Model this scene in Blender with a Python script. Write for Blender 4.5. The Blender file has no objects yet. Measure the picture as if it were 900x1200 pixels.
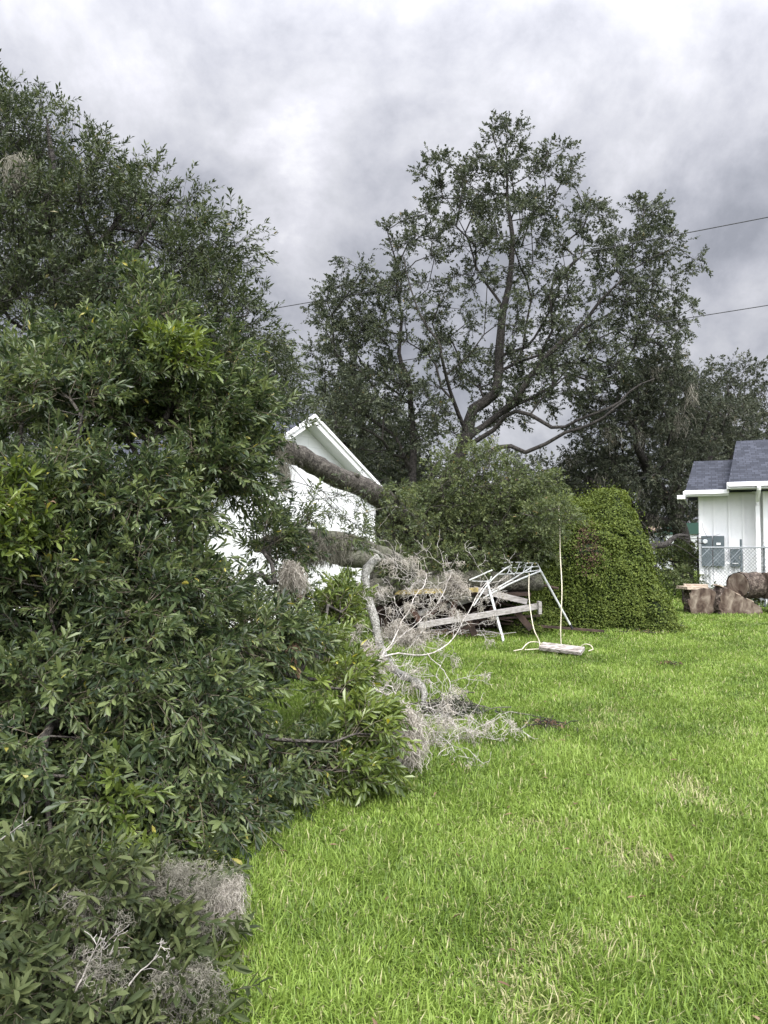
import bpy, math, random
import numpy as np
from mathutils import Vector
rng = np.random.default_rng(7)
random.seed(7)
C = bpy.context.scene.collection
S = bpy.context.scene

# ---------------------------------------------------------------- camera
F = 867.0; PITCH = math.atan(35 / F); CAMH = 1.6
cam = bpy.data.cameras.new('camera'); camo = bpy.data.objects.new('camera', cam); C.objects.link(camo)
camo.location = (0, 0, CAMH); camo.rotation_euler = (math.radians(90) + PITCH, 0, 0)
cam.sensor_fit = 'VERTICAL'; cam.sensor_height = 36; cam.lens = 36 * F / 1200
cam.clip_start = .05; cam.clip_end = 3000
S.camera = camo

# ---------------------------------------------------------------- sky, sun, exposure
SUN_EL, SUN_AZ = math.radians(50), math.radians(168)    # azimuth clockwise from +Y
w = bpy.data.worlds.new('World'); S.world = w; w.use_nodes = True
nt = w.node_tree; nt.nodes.clear(); N = nt.nodes.new; Lk = nt.links.new
sundir = Vector((math.sin(SUN_AZ) * math.cos(SUN_EL), math.cos(SUN_AZ) * math.cos(SUN_EL), math.sin(SUN_EL)))
def mth(nt, op, a, b=None, c=None, clamp=False):
    n = nt.nodes.new('ShaderNodeMath'); n.operation = op; n.use_clamp = clamp
    for i, v in enumerate((a, b, c)):
        if v is None: continue
        if isinstance(v, (int, float)): n.inputs[i].default_value = v
        else: nt.links.new(v, n.inputs[i])
    return n.outputs[0]
def ramp(nt, fac, stops, interp='LINEAR'):
    n = nt.nodes.new('ShaderNodeValToRGB'); cr = n.color_ramp; cr.interpolation = interp
    while len(cr.elements) < len(stops): cr.elements.new(.5)
    for e, (p, c) in zip(cr.elements, stops):
        e.position = p; e.color = (*c, 1) if len(c) == 3 else c
    nt.links.new(fac, n.inputs[0]); return n.outputs[0]
tc = N('ShaderNodeTexCoord'); sep = N('ShaderNodeSeparateXYZ'); Lk(tc.outputs['Generated'], sep.inputs[0])
zc = mth(nt, 'MAXIMUM', sep.outputs[2], 0.0)
zz = mth(nt, 'ADD', zc, 0.85)
cx = mth(nt, 'DIVIDE', sep.outputs[0], zz); cy = mth(nt, 'DIVIDE', sep.outputs[1], zz)
cmb = N('ShaderNodeCombineXYZ'); Lk(cx, cmb.inputs[0]); Lk(cy, cmb.inputs[1])
W1 = 31.15
def noise(nt, vec, scale, detail=6, rough=.5, dist=0., w=None):
    n = nt.nodes.new('ShaderNodeTexNoise'); n.inputs['Scale'].default_value = scale
    n.inputs['Detail'].default_value = detail; n.inputs['Roughness'].default_value = rough
    n.inputs['Distortion'].default_value = dist
    if w is not None: n.noise_dimensions = '4D'; n.inputs['W'].default_value = w
    if vec is not None: nt.links.new(vec, n.inputs['Vector'])
    return n.outputs['Fac']
n1 = noise(nt, cmb.outputs[0], 4.6, 12, .58, .25, W1)
n2 = noise(nt, cmb.outputs[0], 9.5, 10, .6, .2, W1 + 5)
nn = mth(nt, 'ADD', mth(nt, 'MULTIPLY', n1, .70), mth(nt, 'MULTIPLY', n2, .30))
cloud = ramp(nt, nn, [(.40, (.200, .207, .235)), (.455, (.262, .268, .300)), (.50, (.325, .329, .362)), (.535, (.37, .373, .402)), (.58, (.435, .435, .47)), (.625, (.53, .53, .55)), (.68, (.70, .70, .71))])
# an overcast sky is brightest round the hidden sun and overhead
dot = N('ShaderNodeVectorMath'); dot.operation = 'DOT_PRODUCT'; Lk(tc.outputs['Generated'], dot.inputs[0]); dot.inputs[1].default_value = sundir
g = mth(nt, 'POWER', mth(nt, 'MAXIMUM', mth(nt, 'MULTIPLY_ADD', dot.outputs['Value'], .5, .5), 0), 4.5)
zen = mth(nt, 'POWER', zc, 4.0)
boost = mth(nt, 'ADD', 1.0, mth(nt, 'ADD', mth(nt, 'MULTIPLY', g, 8.8), mth(nt, 'MULTIPLY', zen, 3.8)))
bgc = N('ShaderNodeBackground'); Lk(cloud, bgc.inputs[0]); Lk(mth(nt, 'MULTIPLY', boost, .63), bgc.inputs[1])
sky = N('ShaderNodeTexSky'); sky.sky_type = 'NISHITA'; sky.sun_disc = False; sky.sun_elevation = SUN_EL; sky.sun_rotation = SUN_AZ
bgs = N('ShaderNodeBackground'); Lk(sky.outputs[0], bgs.inputs[0]); bgs.inputs[1].default_value = .08
mx = N('ShaderNodeMixShader'); mx.inputs[0].default_value = .96; Lk(bgs.outputs[0], mx.inputs[1]); Lk(bgc.outputs[0], mx.inputs[2])
wo = N('ShaderNodeOutputWorld'); Lk(mx.outputs[0], wo.inputs[0])
sl = bpy.data.lights.new('sun', 'SUN'); sl.energy = 1.5; sl.angle = math.radians(22); sl.color = (1, .96, .9)
so = bpy.data.objects.new('sun', sl); C.objects.link(so); so.rotation_euler = (-sundir).to_track_quat('-Z', 'Y').to_euler()
S.view_settings.view_transform = 'Standard'; S.view_settings.look = 'None'; S.view_settings.gamma = 1
S.view_settings.exposure = 1.28; S.view_settings.use_curve_mapping = False
try:
    S.cycles.max_bounces = 6; S.cycles.diffuse_bounces = 3; S.cycles.glossy_bounces = 2; S.cycles.transmission_bounces = 3
    S.cycles.caustics_reflective = False; S.cycles.caustics_refractive = False
except Exception: pass

# ---------------------------------------------------------------- helpers
def at(px, py, Y):
    """the point the photograph shows at pixel (px,py), at depth Y metres"""
    u = (px - 450) / F; v = (600 - py) / F; c, s = math.cos(PITCH), math.sin(PITCH)
    dy = c - v * s; dz = s + v * c
    return np.array([u / dy * Y, Y, CAMH + dz / dy * Y])
def tag(o, label=None, cat=None, group=None, kind=None):
    if label: o['label'] = label
    if cat: o['category'] = cat
    if group: o['group'] = group
    if kind: o['kind'] = kind
    return o
def empty(name, loc, label, cat, group=None):
    o = bpy.data.objects.new(name, None); C.objects.link(o); o.location = tuple(float(v) for v in loc); o.empty_display_size = .1
    return tag(o, label, cat, group)
def link(name, me, mat, parent=None):
    if mat: me.materials.append(mat)
    o = bpy.data.objects.new(name, me); C.objects.link(o)
    if parent:
        o.parent = parent
        v = Vector(parent.location)
        me.transform(__import__('mathutils').Matrix.Translation(-v))
    return o
def quads(name, V, Q, mat, parent=None, rnd=None, smooth=False):
    """V (n,3), Q (m,4) -> mesh object"""
    V = np.asarray(V, np.float32); Q = np.asarray(Q, np.int32)
    me = bpy.data.meshes.new(name); me.vertices.add(len(V)); me.vertices.foreach_set('co', V.ravel())
    k = Q.shape[1]; m = len(Q)
    me.loops.add(m * k); me.loops.foreach_set('vertex_index', Q.ravel())
    me.polygons.add(m); me.polygons.foreach_set('loop_start', np.arange(0, m * k, k, dtype=np.int32))
    me.polygons.foreach_set('loop_total', np.full(m, k, np.int32))
    me.polygons.foreach_set('use_smooth', np.full(m, bool(smooth)))
    me.update(calc_edges=True)
    if rnd is not None:
        a = me.attributes.new('rnd', 'FLOAT', 'FACE'); a.data.foreach_set('value', np.asarray(rnd, np.float32))
    return link(name, me, mat, parent)
def nrm(a): return a / np.maximum(np.linalg.norm(a, axis=-1, keepdims=True), 1e-9)
def rvec(n): return nrm(rng.normal(size=(n, 3)))
class Geo:
    def __init__(s): s.V = []; s.Q = []; s.R = []; s.n = 0
    def add(s, V, Q, r=None):
        V = np.asarray(V, float).reshape(-1, 3); Q = np.asarray(Q, int).reshape(-1, 4)
        s.V.append(V); s.Q.append(Q + s.n); s.n += len(V)
        s.R.append(np.zeros(len(Q)) if r is None else np.broadcast_to(np.asarray(r, float), (len(Q),)))
    def tube(s, P, R, k=8, caps=True, rough=0., r=None):
        P = np.asarray(P, float); n = len(P); R = np.broadcast_to(np.asarray(R, float), (n,))
        T = nrm(np.gradient(P, axis=0)); ref = np.array([0, 0, 1.]) if abs(T[0][2]) < .9 else np.array([1., 0, 0])
        U = nrm(np.cross(T, ref)); 
        for i in range(1, n):
            u = U[i - 1] - T[i] * np.dot(U[i - 1], T[i]); U[i] = u / (np.linalg.norm(u) + 1e-9)
        W = np.cross(T, U); a = np.linspace(0, 2 * math.pi, k, endpoint=False)
        rr = R[:, None] * (1 + rough * rng.uniform(-1, 1, (n, k)))
        ring = P[:, None] + rr[..., None] * (np.cos(a)[None, :, None] * U[:, None] + np.sin(a)[None, :, None] * W[:, None])
        V = ring.reshape(-1, 3); Q = []
        i = np.arange(n - 1)[:, None]; j = np.arange(k)[None]; j2 = (j + 1) % k
        Q = np.stack([i * k + j, i * k + j2, (i + 1) * k + j2, (i + 1) * k + j], -1).reshape(-1, 4)
        s.add(V, Q, r)
        if caps:
            for e in (0, n - 1):
                c = len(V) ; base = ring[e]; ctr = P[e]
                VV = np.vstack([base, ctr[None]]); jj = np.arange(k)
                s.add(VV, np.stack([jj, (jj + 1) % k, np.full(k, k), np.full(k, k)], -1)[:, [0, 1, 2, 2]] if False else _fan(k), r)
    def box(s, c, d, rz=0., rot=None, r=None):
        c = np.asarray(c, float); h = np.asarray(d, float) / 2
        V = np.array([[x, y, z] for x in (-1, 1) for y in (-1, 1) for z in (-1, 1)]) * h
        if rot is None:
            cc, ss = math.cos(rz), math.sin(rz); M = np.array([[cc, -ss, 0], [ss, cc, 0], [0, 0, 1]])
        else: M = rot
        s.add(V @ M.T + c, [[0, 1, 3, 2], [4, 6, 7, 5], [0, 4, 5, 1], [2, 3, 7, 6], [0, 2, 6, 4], [1, 5, 7, 3]], r)
    def bar(s, a, b, wd, ht, r=None, up=(0, 0, 1)):
        a = np.asarray(a, float); b = np.asarray(b, float); t = b - a; L = np.linalg.norm(t); t /= L
        u = np.cross(up, t); u /= np.linalg.norm(u) + 1e-9; v = np.cross(t, u)
        s.box((a + b) / 2, (L, wd, ht), rot=np.stack([t, u, v], 1), r=r)
    def build(s, name, mat, parent=None, smooth=False):
        return quads(name, np.vstack(s.V), np.vstack(s.Q), mat, parent, np.concatenate(s.R), smooth)
def _fan(k):
    # even k: cap ring with quads around the centre vertex
    return np.array([[i, i + 1, (i + 2) % k, k] for i in range(0, k, 2)])
def spline(P, n):
    P = np.asarray(P, float)
    if len(P) < 3: return P[0] + np.linspace(0, 1, n)[:, None] * (P[-1] - P[0])
    E = np.vstack([2 * P[0] - P[1], P, 2 * P[-1] - P[-2]]); out = []
    for t in np.linspace(0, len(P) - 1 - 1e-6, n):
        i = int(t); f = t - i; a, b, c, d = E[i:i + 4]
        out.append(.5 * (2 * b + (c - a) * f + (2 * a - 5 * b + 4 * c - d) * f * f + (3 * b - a - 3 * c + d) * f ** 3))
    return np.array(out)
def box(name, c, d, mat, parent=None, rz=0, bevel=0.):
    g_ = Geo(); g_.box(c, d, rz); o = g_.build(name, mat, parent)
    if bevel: m = o.modifiers.new('bevel', 'BEVEL'); m.width = bevel; m.segments = 2
    return o
def prisms(P, R):
    """P (m,k,3) polylines, R (m,k) radii -> three-sided tubes"""
    m, k, _ = P.shape; T = nrm(np.gradient(P, axis=1)); ref = rvec(m)[:, None]
    U = nrm(np.cross(T, ref)); W = np.cross(T, U)
    a = np.array([0, 2.094, 4.189]); ring = P[:, :, None] + R[..., None, None] * (np.cos(a)[:, None] * U[:, :, None] + np.sin(a)[:, None] * W[:, :, None])
    V = ring.reshape(-1, 3)
    b = (np.arange(m)[:, None, None] * k + np.arange(k - 1)[None, :, None]) * 3; j = np.arange(3)[None, None]; j2 = (j + 1) % 3
    Q = np.stack([b + j, b + j2, b + 3 + j2, b + 3 + j], -1).reshape(-1, 4)
    return V, Q

# ---------------------------------------------------------------- materials
def mat(name, col, rough=.7, build=None, spec=.3, metal=0.):
    m = bpy.data.materials.new(name); m.use_nodes = True; nt = m.node_tree; b = nt.nodes['Principled BSDF']
    b.inputs['Base Color'].default_value = (*col, 1); b.inputs['Roughness'].default_value = rough
    b.inputs['Specular IOR Level'].default_value = spec; b.inputs['Metallic'].default_value = metal
    if build: build(nt, b)
    return m
def objco(nt, scale=(1, 1, 1)):
    t = nt.nodes.new('ShaderNodeTexCoord'); mp = nt.nodes.new('ShaderNodeMapping'); mp.inputs['Scale'].default_value = scale
    nt.links.new(t.outputs['Object'], mp.inputs[0]); return mp.outputs[0]
def bump(nt, b, h, strength=.5, dist=.02):
    n = nt.nodes.new('ShaderNodeBump'); n.inputs['Strength'].default_value = strength; n.inputs['Distance'].default_value = dist
    nt.links.new(h, n.inputs['Height']); nt.links.new(n.outputs[0], b.inputs['Normal'])
def noisy(stops, scale=4, detail=6, stretch=(1, 1, 1), bs=.4, bd=.01, dist=0.):
    def f(nt, b):
        v = objco(nt, stretch); n = noise(nt, v, scale, detail, .6, dist)
        nt.links.new(ramp(nt, n, stops), b.inputs['Base Color'])
        if bs: bump(nt, b, n, bs, bd)
    return f
def leafmat(name, dark, mid, light, odd=None, trans=.3, rough=.42, spec=.4):
    """colour of each leaf by its own random number; a few odd leaves"""
    m = bpy.data.materials.new(name); m.use_nodes = True; nt = m.node_tree; b = nt.nodes['Principled BSDF']
    a = nt.nodes.new('ShaderNodeAttribute'); a.attribute_name = 'rnd'
    st = [(0, dark), (.45, mid), (.93, light)]
    if odd: st += [(.975, light), (.985, odd)]
    col = ramp(nt, a.outputs['Fac'], st)
    nt.links.new(col, b.inputs['Base Color']); b.inputs['Roughness'].default_value = rough; b.inputs['Specular IOR Level'].default_value = spec
    tr = nt.nodes.new('ShaderNodeBsdfTranslucent')
    hs = nt.nodes.new('ShaderNodeHueSaturation'); hs.inputs['Saturation'].default_value = 1.15; hs.inputs['Value'].default_value = 1.6
    hs.inputs['Hue'].default_value = .485
    nt.links.new(col, hs.inputs['Color']); nt.links.new(hs.outputs[0], tr.inputs[0])
    mx = nt.nodes.new('ShaderNodeMixShader'); mx.inputs[0].default_value = trans
    nt.links.new(b.outputs[0], mx.inputs[1]); nt.links.new(tr.outputs[0], mx.inputs[2])
    nt.links.new(mx.outputs[0], nt.nodes['Material Output'].inputs[0]); return m
def barkf(dark, mid, light, lichen=None, sc=1.):
    def f(nt, b):
        v = objco(nt, (1, 1, 1)); n = noise(nt, v, 14 * sc, 8, .68, .8); n2 = noise(nt, v, 3.2 * sc, 5, .6)
        vo = nt.nodes.new('ShaderNodeTexVoronoi'); vo.feature = 'DISTANCE_TO_EDGE'; vo.inputs['Scale'].default_value = 22 * sc; nt.links.new(v, vo.inputs['Vector'])
        c = ramp(nt, n, [(.36, dark), (.5, mid), (.64, light)])
        if lichen:
            mix = nt.nodes.new('ShaderNodeMixRGB'); nt.links.new(c, mix.inputs[1]); mix.inputs[2].default_value = (*lichen, 1)
            nt.links.new(ramp(nt, n2, [(.48, (0, 0, 0)), (.58, (1, 1, 1))]), mix.inputs[0]); c = mix.outputs[0]
        nt.links.new(c, b.inputs['Base Color'])
        h = mth(nt, 'ADD', n, mth(nt, 'MULTIPLY', mth(nt, 'MINIMUM', vo.outputs['Distance'], .12), 3)); bump(nt, b, h, .9, .03)
    return f
BARK = mat('oak_bark', (.1, .09, .08), .9, barkf((.022, .019, .016), (.075, .066, .056), (.16, .145, .125)))
BARKD = mat('dark_bark', (.1, .09, .08), .9, barkf((.012, .011, .010), (.035, .031, .027), (.075, .068, .06)))
BARKM = mat('mossy_bark', (.1, .09, .08), .95, barkf((.025, .024, .018), (.085, .08, .062), (.24, .225, .185), (.12, .12, .085)))
BARKL = mat('lichen_bark', (.5, .5, .45), .9, barkf((.07, .066, .055), (.28, .275, .24), (.52, .51, .46), (.34, .335, .29), 1.6))
DEAD = mat('dead_twig_wood', (.4, .37, .33), .85, noisy([(.35, (.24, .215, .19)), (.6, (.52, .49, .45))], 18, 4, bs=.2))
MOSS = leafmat('spanish_moss', (.22, .20, .165), (.38, .35, .30), (.58, .54, .47), None, .2, .9, .1)
MOSSG = leafmat('grey_green_moss', (.11, .105, .08), (.21, .20, .16), (.36, .34, .28), None, .2, .9, .1)
L_NEAR = leafmat('laurel_leaf', (.018, .030, .014), (.052, .078, .030), (.145, .18, .068), (.36, .33, .08), .28, .38, .45)
L_LIGHT = leafmat('young_laurel_leaf', (.046, .072, .016), (.092, .132, .028), (.17, .215, .052), (.4, .38, .06), .26, .34, .55)
L_FAR = leafmat('oak_leaf', (.026, .034, .022), (.054, .066, .038), (.105, .120, .070), (.16, .13, .06), .2, .5, .3)
L_BACK = leafmat('dull_oak_leaf', (.024, .031, .020), (.046, .055, .034), (.085, .092, .060), (.13, .11, .07), .2, .6, .2)
L_WILT = leafmat('wilting_leaf', (.042, .058, .022), (.076, .100, .038), (.145, .170, .068), (.25, .19, .08), .28, .5, .3)
L_IVY = leafmat('ivy_leaf', (.048, .070, .014), (.092, .125, .024), (.155, .19, .042), (.18, .18, .04), .22, .6, .2)
L_DRY = leafmat('dry_brown_leaf', (.09, .06, .04), (.16, .10, .065), (.24, .17, .11), None, .2, .8, .1)
WHITE = mat('white_siding_paint', (.78, .79, .78), .55, noisy([(.3, (.74, .75, .74)), (.7, (.82, .82, .81))], 2.5, 8, bs=.06))
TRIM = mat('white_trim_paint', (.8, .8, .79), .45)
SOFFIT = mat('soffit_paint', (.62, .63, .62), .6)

# ---------------------------------------------------------------- leaves and twigs
def leaf_geo(O, D, Nn, L, W, near=True):
    D = nrm(D); Sd = nrm(np.cross(D, Nn)); Nn = np.cross(Sd, D); L = L[:, None]; W = W[:, None]; n = len(O)
    if near:
        sag = -.10
        V = np.stack([O, O + D * L * .36 + Sd * W * .40 + Nn * W * .18, O + D * L * .72 + Sd * W * .47 + Nn * (W * .15 + L * sag * .4), O + D * L + Nn * L * sag,
                      O + D * L * .72 - Sd * W * .47 + Nn * (W * .15 + L * sag * .4), O + D * L * .36 - Sd * W * .40 + Nn * W * .18], 1)
        Q = np.array([[0, 1, 2, 3], [0, 3, 4, 5]]); k = 6
    else:
        V = np.stack([O, O + D * L * .5 + Sd * W * .5 + Nn * W * .2, O + D * L, O + D * L * .5 - Sd * W * .5 + Nn * W * .2], 1)
        Q = np.array([[0, 1, 2, 3]]); k = 4
    Q = (np.arange(n)[:, None, None] * k + Q[None]).reshape(-1, 4)
    return V.reshape(-1, 3), Q
def sprays(o, d, tl, nl, ll, lw, near=True, upf=.9, twig_r=.0022):
    """twigs from points o along d; leaves in spirals crowding toward the tips"""
    T = len(o); d = nrm(d); tl = tl * rng.uniform(.6, 1.25, T)
    sag = np.zeros((T, 3)); sag[:, 2] = -1
    c1 = o + d * (tl * .5)[:, None] + rng.normal(size=(T, 3)) * (tl * .05)[:, None]; c2 = o + d * tl[:, None] + sag * (tl * .12)[:, None]
    P = np.stack([o, c1, c2], 1); R = np.tile(np.array([1., .75, .35]) * twig_r, (T, 1))
    tv, tq = prisms(P, R)
    t = (np.linspace(.22, 1, nl) ** .72)[None] + rng.uniform(-.05, .05, (T, nl)); t = np.clip(t, .1, 1)
    f = t[..., None]; pos = np.where(f < .5, o[:, None] + (c1 - o)[:, None] * f * 2, c1[:, None] + (c2 - c1)[:, None] * (f - .5) * 2)
    ax = nrm(c2 - c1)[:, None]; ref = rvec(T)[:, None]; U = nrm(np.cross(ax, ref)); W = np.cross(ax, U)
    az = (np.arange(nl) * 2.4)[None] + rng.uniform(-.5, .5, (T, nl)); ang = np.radians(68 - 38 * t + rng.uniform(-14, 14, (T, nl)))
    ld = ax * np.cos(ang)[..., None] + (U * np.cos(az)[..., None] + W * np.sin(az)[..., None]) * np.sin(ang)[..., None]
    n = T * nl; pos = pos.reshape(-1, 3); ld = ld.reshape(-1, 3); up = np.array([0, 0, upf]) + rng.normal(size=(n, 3)) * .6
    ld = ld + np.array([0, 0, -.12]); sz = rng.uniform(.5, 1.15, n) * np.repeat(rng.uniform(.75, 1.2, T), nl)
    lv, lq = leaf_geo(pos, ld, up, ll * sz, lw * sz * rng.uniform(.85, 1.2, n), near)
    per = 2 if near else 1
    tone = np.repeat(rng.uniform(-.34, .34, T), nl) + rng.uniform(0, 1, n) * .7 + .15
    odd = rng.uniform(size=n) < .006
    tone = np.where(odd, 1., np.clip(tone, 0, .93))
    return tv, tq, lv, lq, np.repeat(tone, per)
def shrink(bl, f=1.):
    """leave room for the length of the twigs"""
    return [(x, y, Y, max(rx - f * 105 / Y, rx * .45), max(ry - f * 95 / Y, ry * .45), rd, n) for x, y, Y, rx, ry, rd, n in bl]
def blob_pts(blobs, mind, zmin=.1):
    """scatter branch tips in ellipsoids given as (px, py, depth, rx px, ry px, depth radius m, count)"""
    pts = []
    for (px, py, Y, rx, ry, rd, n) in blobs:
        c = at(px, py, Y); r = np.array([rx * Y / F, rd, ry * Y / F])
        for _ in range(n * 3):
            u = rvec(1)[0] * rng.uniform(0, 1) ** (1 / 3.4); p = c + u * r
            if p[2] < zmin: continue
            if pts and np.min(np.sum((np.array(pts) - p) ** 2, 1)) < mind ** 2: continue
            pts.append(p); n -= 1
            if n <= 0: break
    return np.array(pts)
def grow(guides, gr, pts, k=.35, seg=.5, jit=.06, exp=.45, rtip=.008):
    """skeleton: every tip joins the nearest limb, favouring short ways to the root. guides: polylines, the first is the trunk"""
    P = []; par = []; fixr = []; plen = []
    for gi, g_ in enumerate(guides):
        g_ = spline(g_, max(6, int(np.sum(np.linalg.norm(np.diff(np.asarray(g_), axis=0), axis=1)) / seg) + 2))
        if gi == 0: prev = -1; st = 0
        else: prev = int(np.argmin(np.sum((np.array(P) - g_[0]) ** 2, 1))); st = 1
        for i in range(st, len(g_)):
            P.append(g_[i]); par.append(prev); f = i / (len(g_) - 1); fixr.append(gr[gi][0] * (1 - f) + gr[gi][1] * f)
            plen.append(0 if prev < 0 else plen[prev] + np.linalg.norm(g_[i] - P[prev])); prev = len(P) - 1
    root = P[0]; order = np.argsort(np.linalg.norm(pts - root, axis=1)); tips = []; M = len(P)
    A = np.zeros((M + len(pts) * 8, 3)); A[:M] = P; PL = np.zeros(len(A)); PL[:M] = plen; ln = M
    for q in order:
        p = pts[q]; d = np.linalg.norm(A[:ln] - p, axis=1); j = int(np.argmin(d + k * PL[:ln])); L = d[j]
        ns = min(6, max(1, int(L / seg))); a = A[j].copy()
        cur = j
        for i in range(1, ns + 1):
            f = i / ns; x = a + (p - a) * f
            if i < ns: x = x + rng.normal(size=3) * jit * L / ns * 2 + np.array([0, 0, .10 * L * math.sin(math.pi * f)])
            A[ln] = x; par.append(cur); fixr.append(0); PL[ln] = PL[cur] + L / ns; cur = ln; ln += 1
        tips.append(cur)
    cnt = np.zeros(ln); cnt[tips] = 1
    kids = [[] for _ in range(ln)]
    for i in range(ln - 1, 0, -1):
        if par[i] >= 0: cnt[par[i]] += cnt[i]; kids[par[i]].append(i)
    R = rtip * np.maximum(cnt, 1) ** exp; R = np.maximum(R * (np.array(fixr) == 0), np.array(fixr))
    g_ = Geo(); thin = Geo(); stack = [(0, None)]
    while stack:
        s, p = stack.pop(); ch = [] if p is None else [p]; i = s
        while True:
            ch.append(i)
            if not kids[i]: break
            ks = sorted(kids[i], key=lambda q: -R[q] * 1000 - cnt[q]); 
            for q in ks[1:]: stack.append((q, i))
            i = ks[0]
        if len(ch) > 1:
            rr = R[ch].copy()
            if p is not None: rr[0] = rr[1]
            k_ = 10 if rr.max() > .09 else 6 if rr.max() > .03 else 4
            g_.tube(A[ch], rr, k_, caps=False, rough=.08 if rr.max() > .05 else 0)
    D = nrm(A[tips] - A[np.array(par)[tips]])
    return g_, A[tips], D
def foliage(root, tips, D, per, tl, nl, ll, lw, m, near=True, spread=.9, center=None, bark=None, names=('twigs', 'leaves'), off=.1, up=.15, twig_r=.0022):
    o = np.repeat(tips, per, 0); d = np.repeat(D, per, 0) + rvec(len(o)) * spread + np.array([0, 0, up])
    o = o + rvec(len(o)) * off * rng.uniform(0, 1, (len(o), 1))
    tv, tq, lv, lq, r = sprays(o, d, tl, nl, ll, lw, near, twig_r=twig_r)
    ok = None
    lv[:, 2] = np.maximum(lv[:, 2], .01); tv[:, 2] = np.maximum(tv[:, 2], .008)
    if bark: quads(names[0], tv, tq, bark, root)
    quads(names[1], lv, lq, m, root, r)
    return len(lq)
def moss_geo(tops, length, n_str, rad, wander=.35, r=.0016, seg=9, fall=1.):
    """hanging tangles of curly strands from each top point"""
    T = len(tops); m = T * n_str; o = np.repeat(tops, n_str, 0) + rvec(m) * np.repeat(rad, n_str)[:, None] * rng.uniform(0, 1, (m, 1)) ** .5 * np.array([1, 1, .5])
    step = (np.repeat(length, n_str) * rng.uniform(.3, 1.1, m) / seg)[:, None]
    P = [o]; d = rvec(m)
    for i in range(seg):
        d = nrm(d * .55 + rvec(m) * wander * 2 + np.array([0, 0, -fall])); P.append(P[-1] + d * step)
    P = np.stack(P, 1); P[..., 2] = np.maximum(P[..., 2], .012)
    V, Q = prisms(P, np.full((m, seg + 1), r) * np.linspace(1, .6, seg + 1)); 
    return V, Q, np.repeat(rng.uniform(0, .93, m), seg * 3)
def moss(name, label, tops, length, n_str, rad, m=MOSS, **kw):
    V, Q, r = moss_geo(np.asarray(tops, float), np.asarray(length, float), n_str, np.asarray(rad, float), **kw)
    return tag(quads(name, V, Q, m, None, r), label, 'spanish moss', 'clumps of spanish moss')
def bare(P0, D0, length, levels, n_child, r0, out, bend=.3, ground=True):
    """recursive bare twigs; out collects (points, radii)"""
    n = 7; P = [np.asarray(P0, float)]; d = np.asarray(D0, float); d /= np.linalg.norm(d)
    for i in range(n):
        d = d + rng.normal(size=3) * bend * .5; d /= np.linalg.norm(d); q = P[-1] + d * length / n
        if ground: q[2] = max(q[2], .015)
        P.append(q)
    P = np.array(P); out.append((P, np.linspace(r0, r0 * .45, n + 1)))
    if levels > 0:
        for _ in range(n_child):
            i = rng.integers(2, n + 1); dd = (P[i] - P[i - 1]); dd /= np.linalg.norm(dd) + 1e-9
            bare(P[i], dd + rng.normal(size=3) * .75, length * rng.uniform(.35, .7), levels - 1, n_child, r0 * .5 * (1 - .3 * i / n), out, bend, ground)

# ================================================================ GROUND
def groundf(nt, b):
    v = objco(nt); n = noise(nt, v, 1.1, 6, .6); n2 = noise(nt, v, 30, 5, .6)
    c1 = ramp(nt, n2, [(.3, (.035, .05, .012)), (.55, (.09, .125, .028)), (.75, (.16, .15, .06))])
    c2 = ramp(nt, n, [(.62, (0, 0, 0)), (.74, (1, 1, 1))])
    mix = nt.nodes.new('ShaderNodeMixRGB'); nt.links.new(c2, mix.inputs[0]); nt.links.new(c1, mix.inputs[1]); mix.inputs[2].default_value = (.15, .125, .07, 1)
    nt.links.new(mix.outputs[0], b.inputs['Base Color']); bump(nt, b, n2, .6, .03)
GROUND = mat('lawn_soil', (.08, .1, .03), .95, groundf, .1)
tag(quads('ground', [[-900, -200, 0], [900, -200, 0], [900, 1600, 0], [-900, 1600, 0]], [[0, 1, 2, 3]], GROUND), kind='structure')
def vnoise(x, y, s, seed):
    r = np.random.default_rng(seed); G = r.uniform(0, 1, (64, 64)); fx = x / s; fy = y / s
    ix = np.floor(fx).astype(int); iy = np.floor(fy).astype(int); tx = fx - ix; ty = fy - iy; tx = tx * tx * (3 - 2 * tx); ty = ty * ty * (3 - 2 * ty)
    g_ = lambda a, b: G[a % 64, b % 64]
    return (g_(ix, iy) * (1 - tx) + g_(ix + 1, iy) * tx) * (1 - ty) + (g_(ix, iy + 1) * (1 - tx) + g_(ix + 1, iy + 1) * tx) * ty
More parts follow.
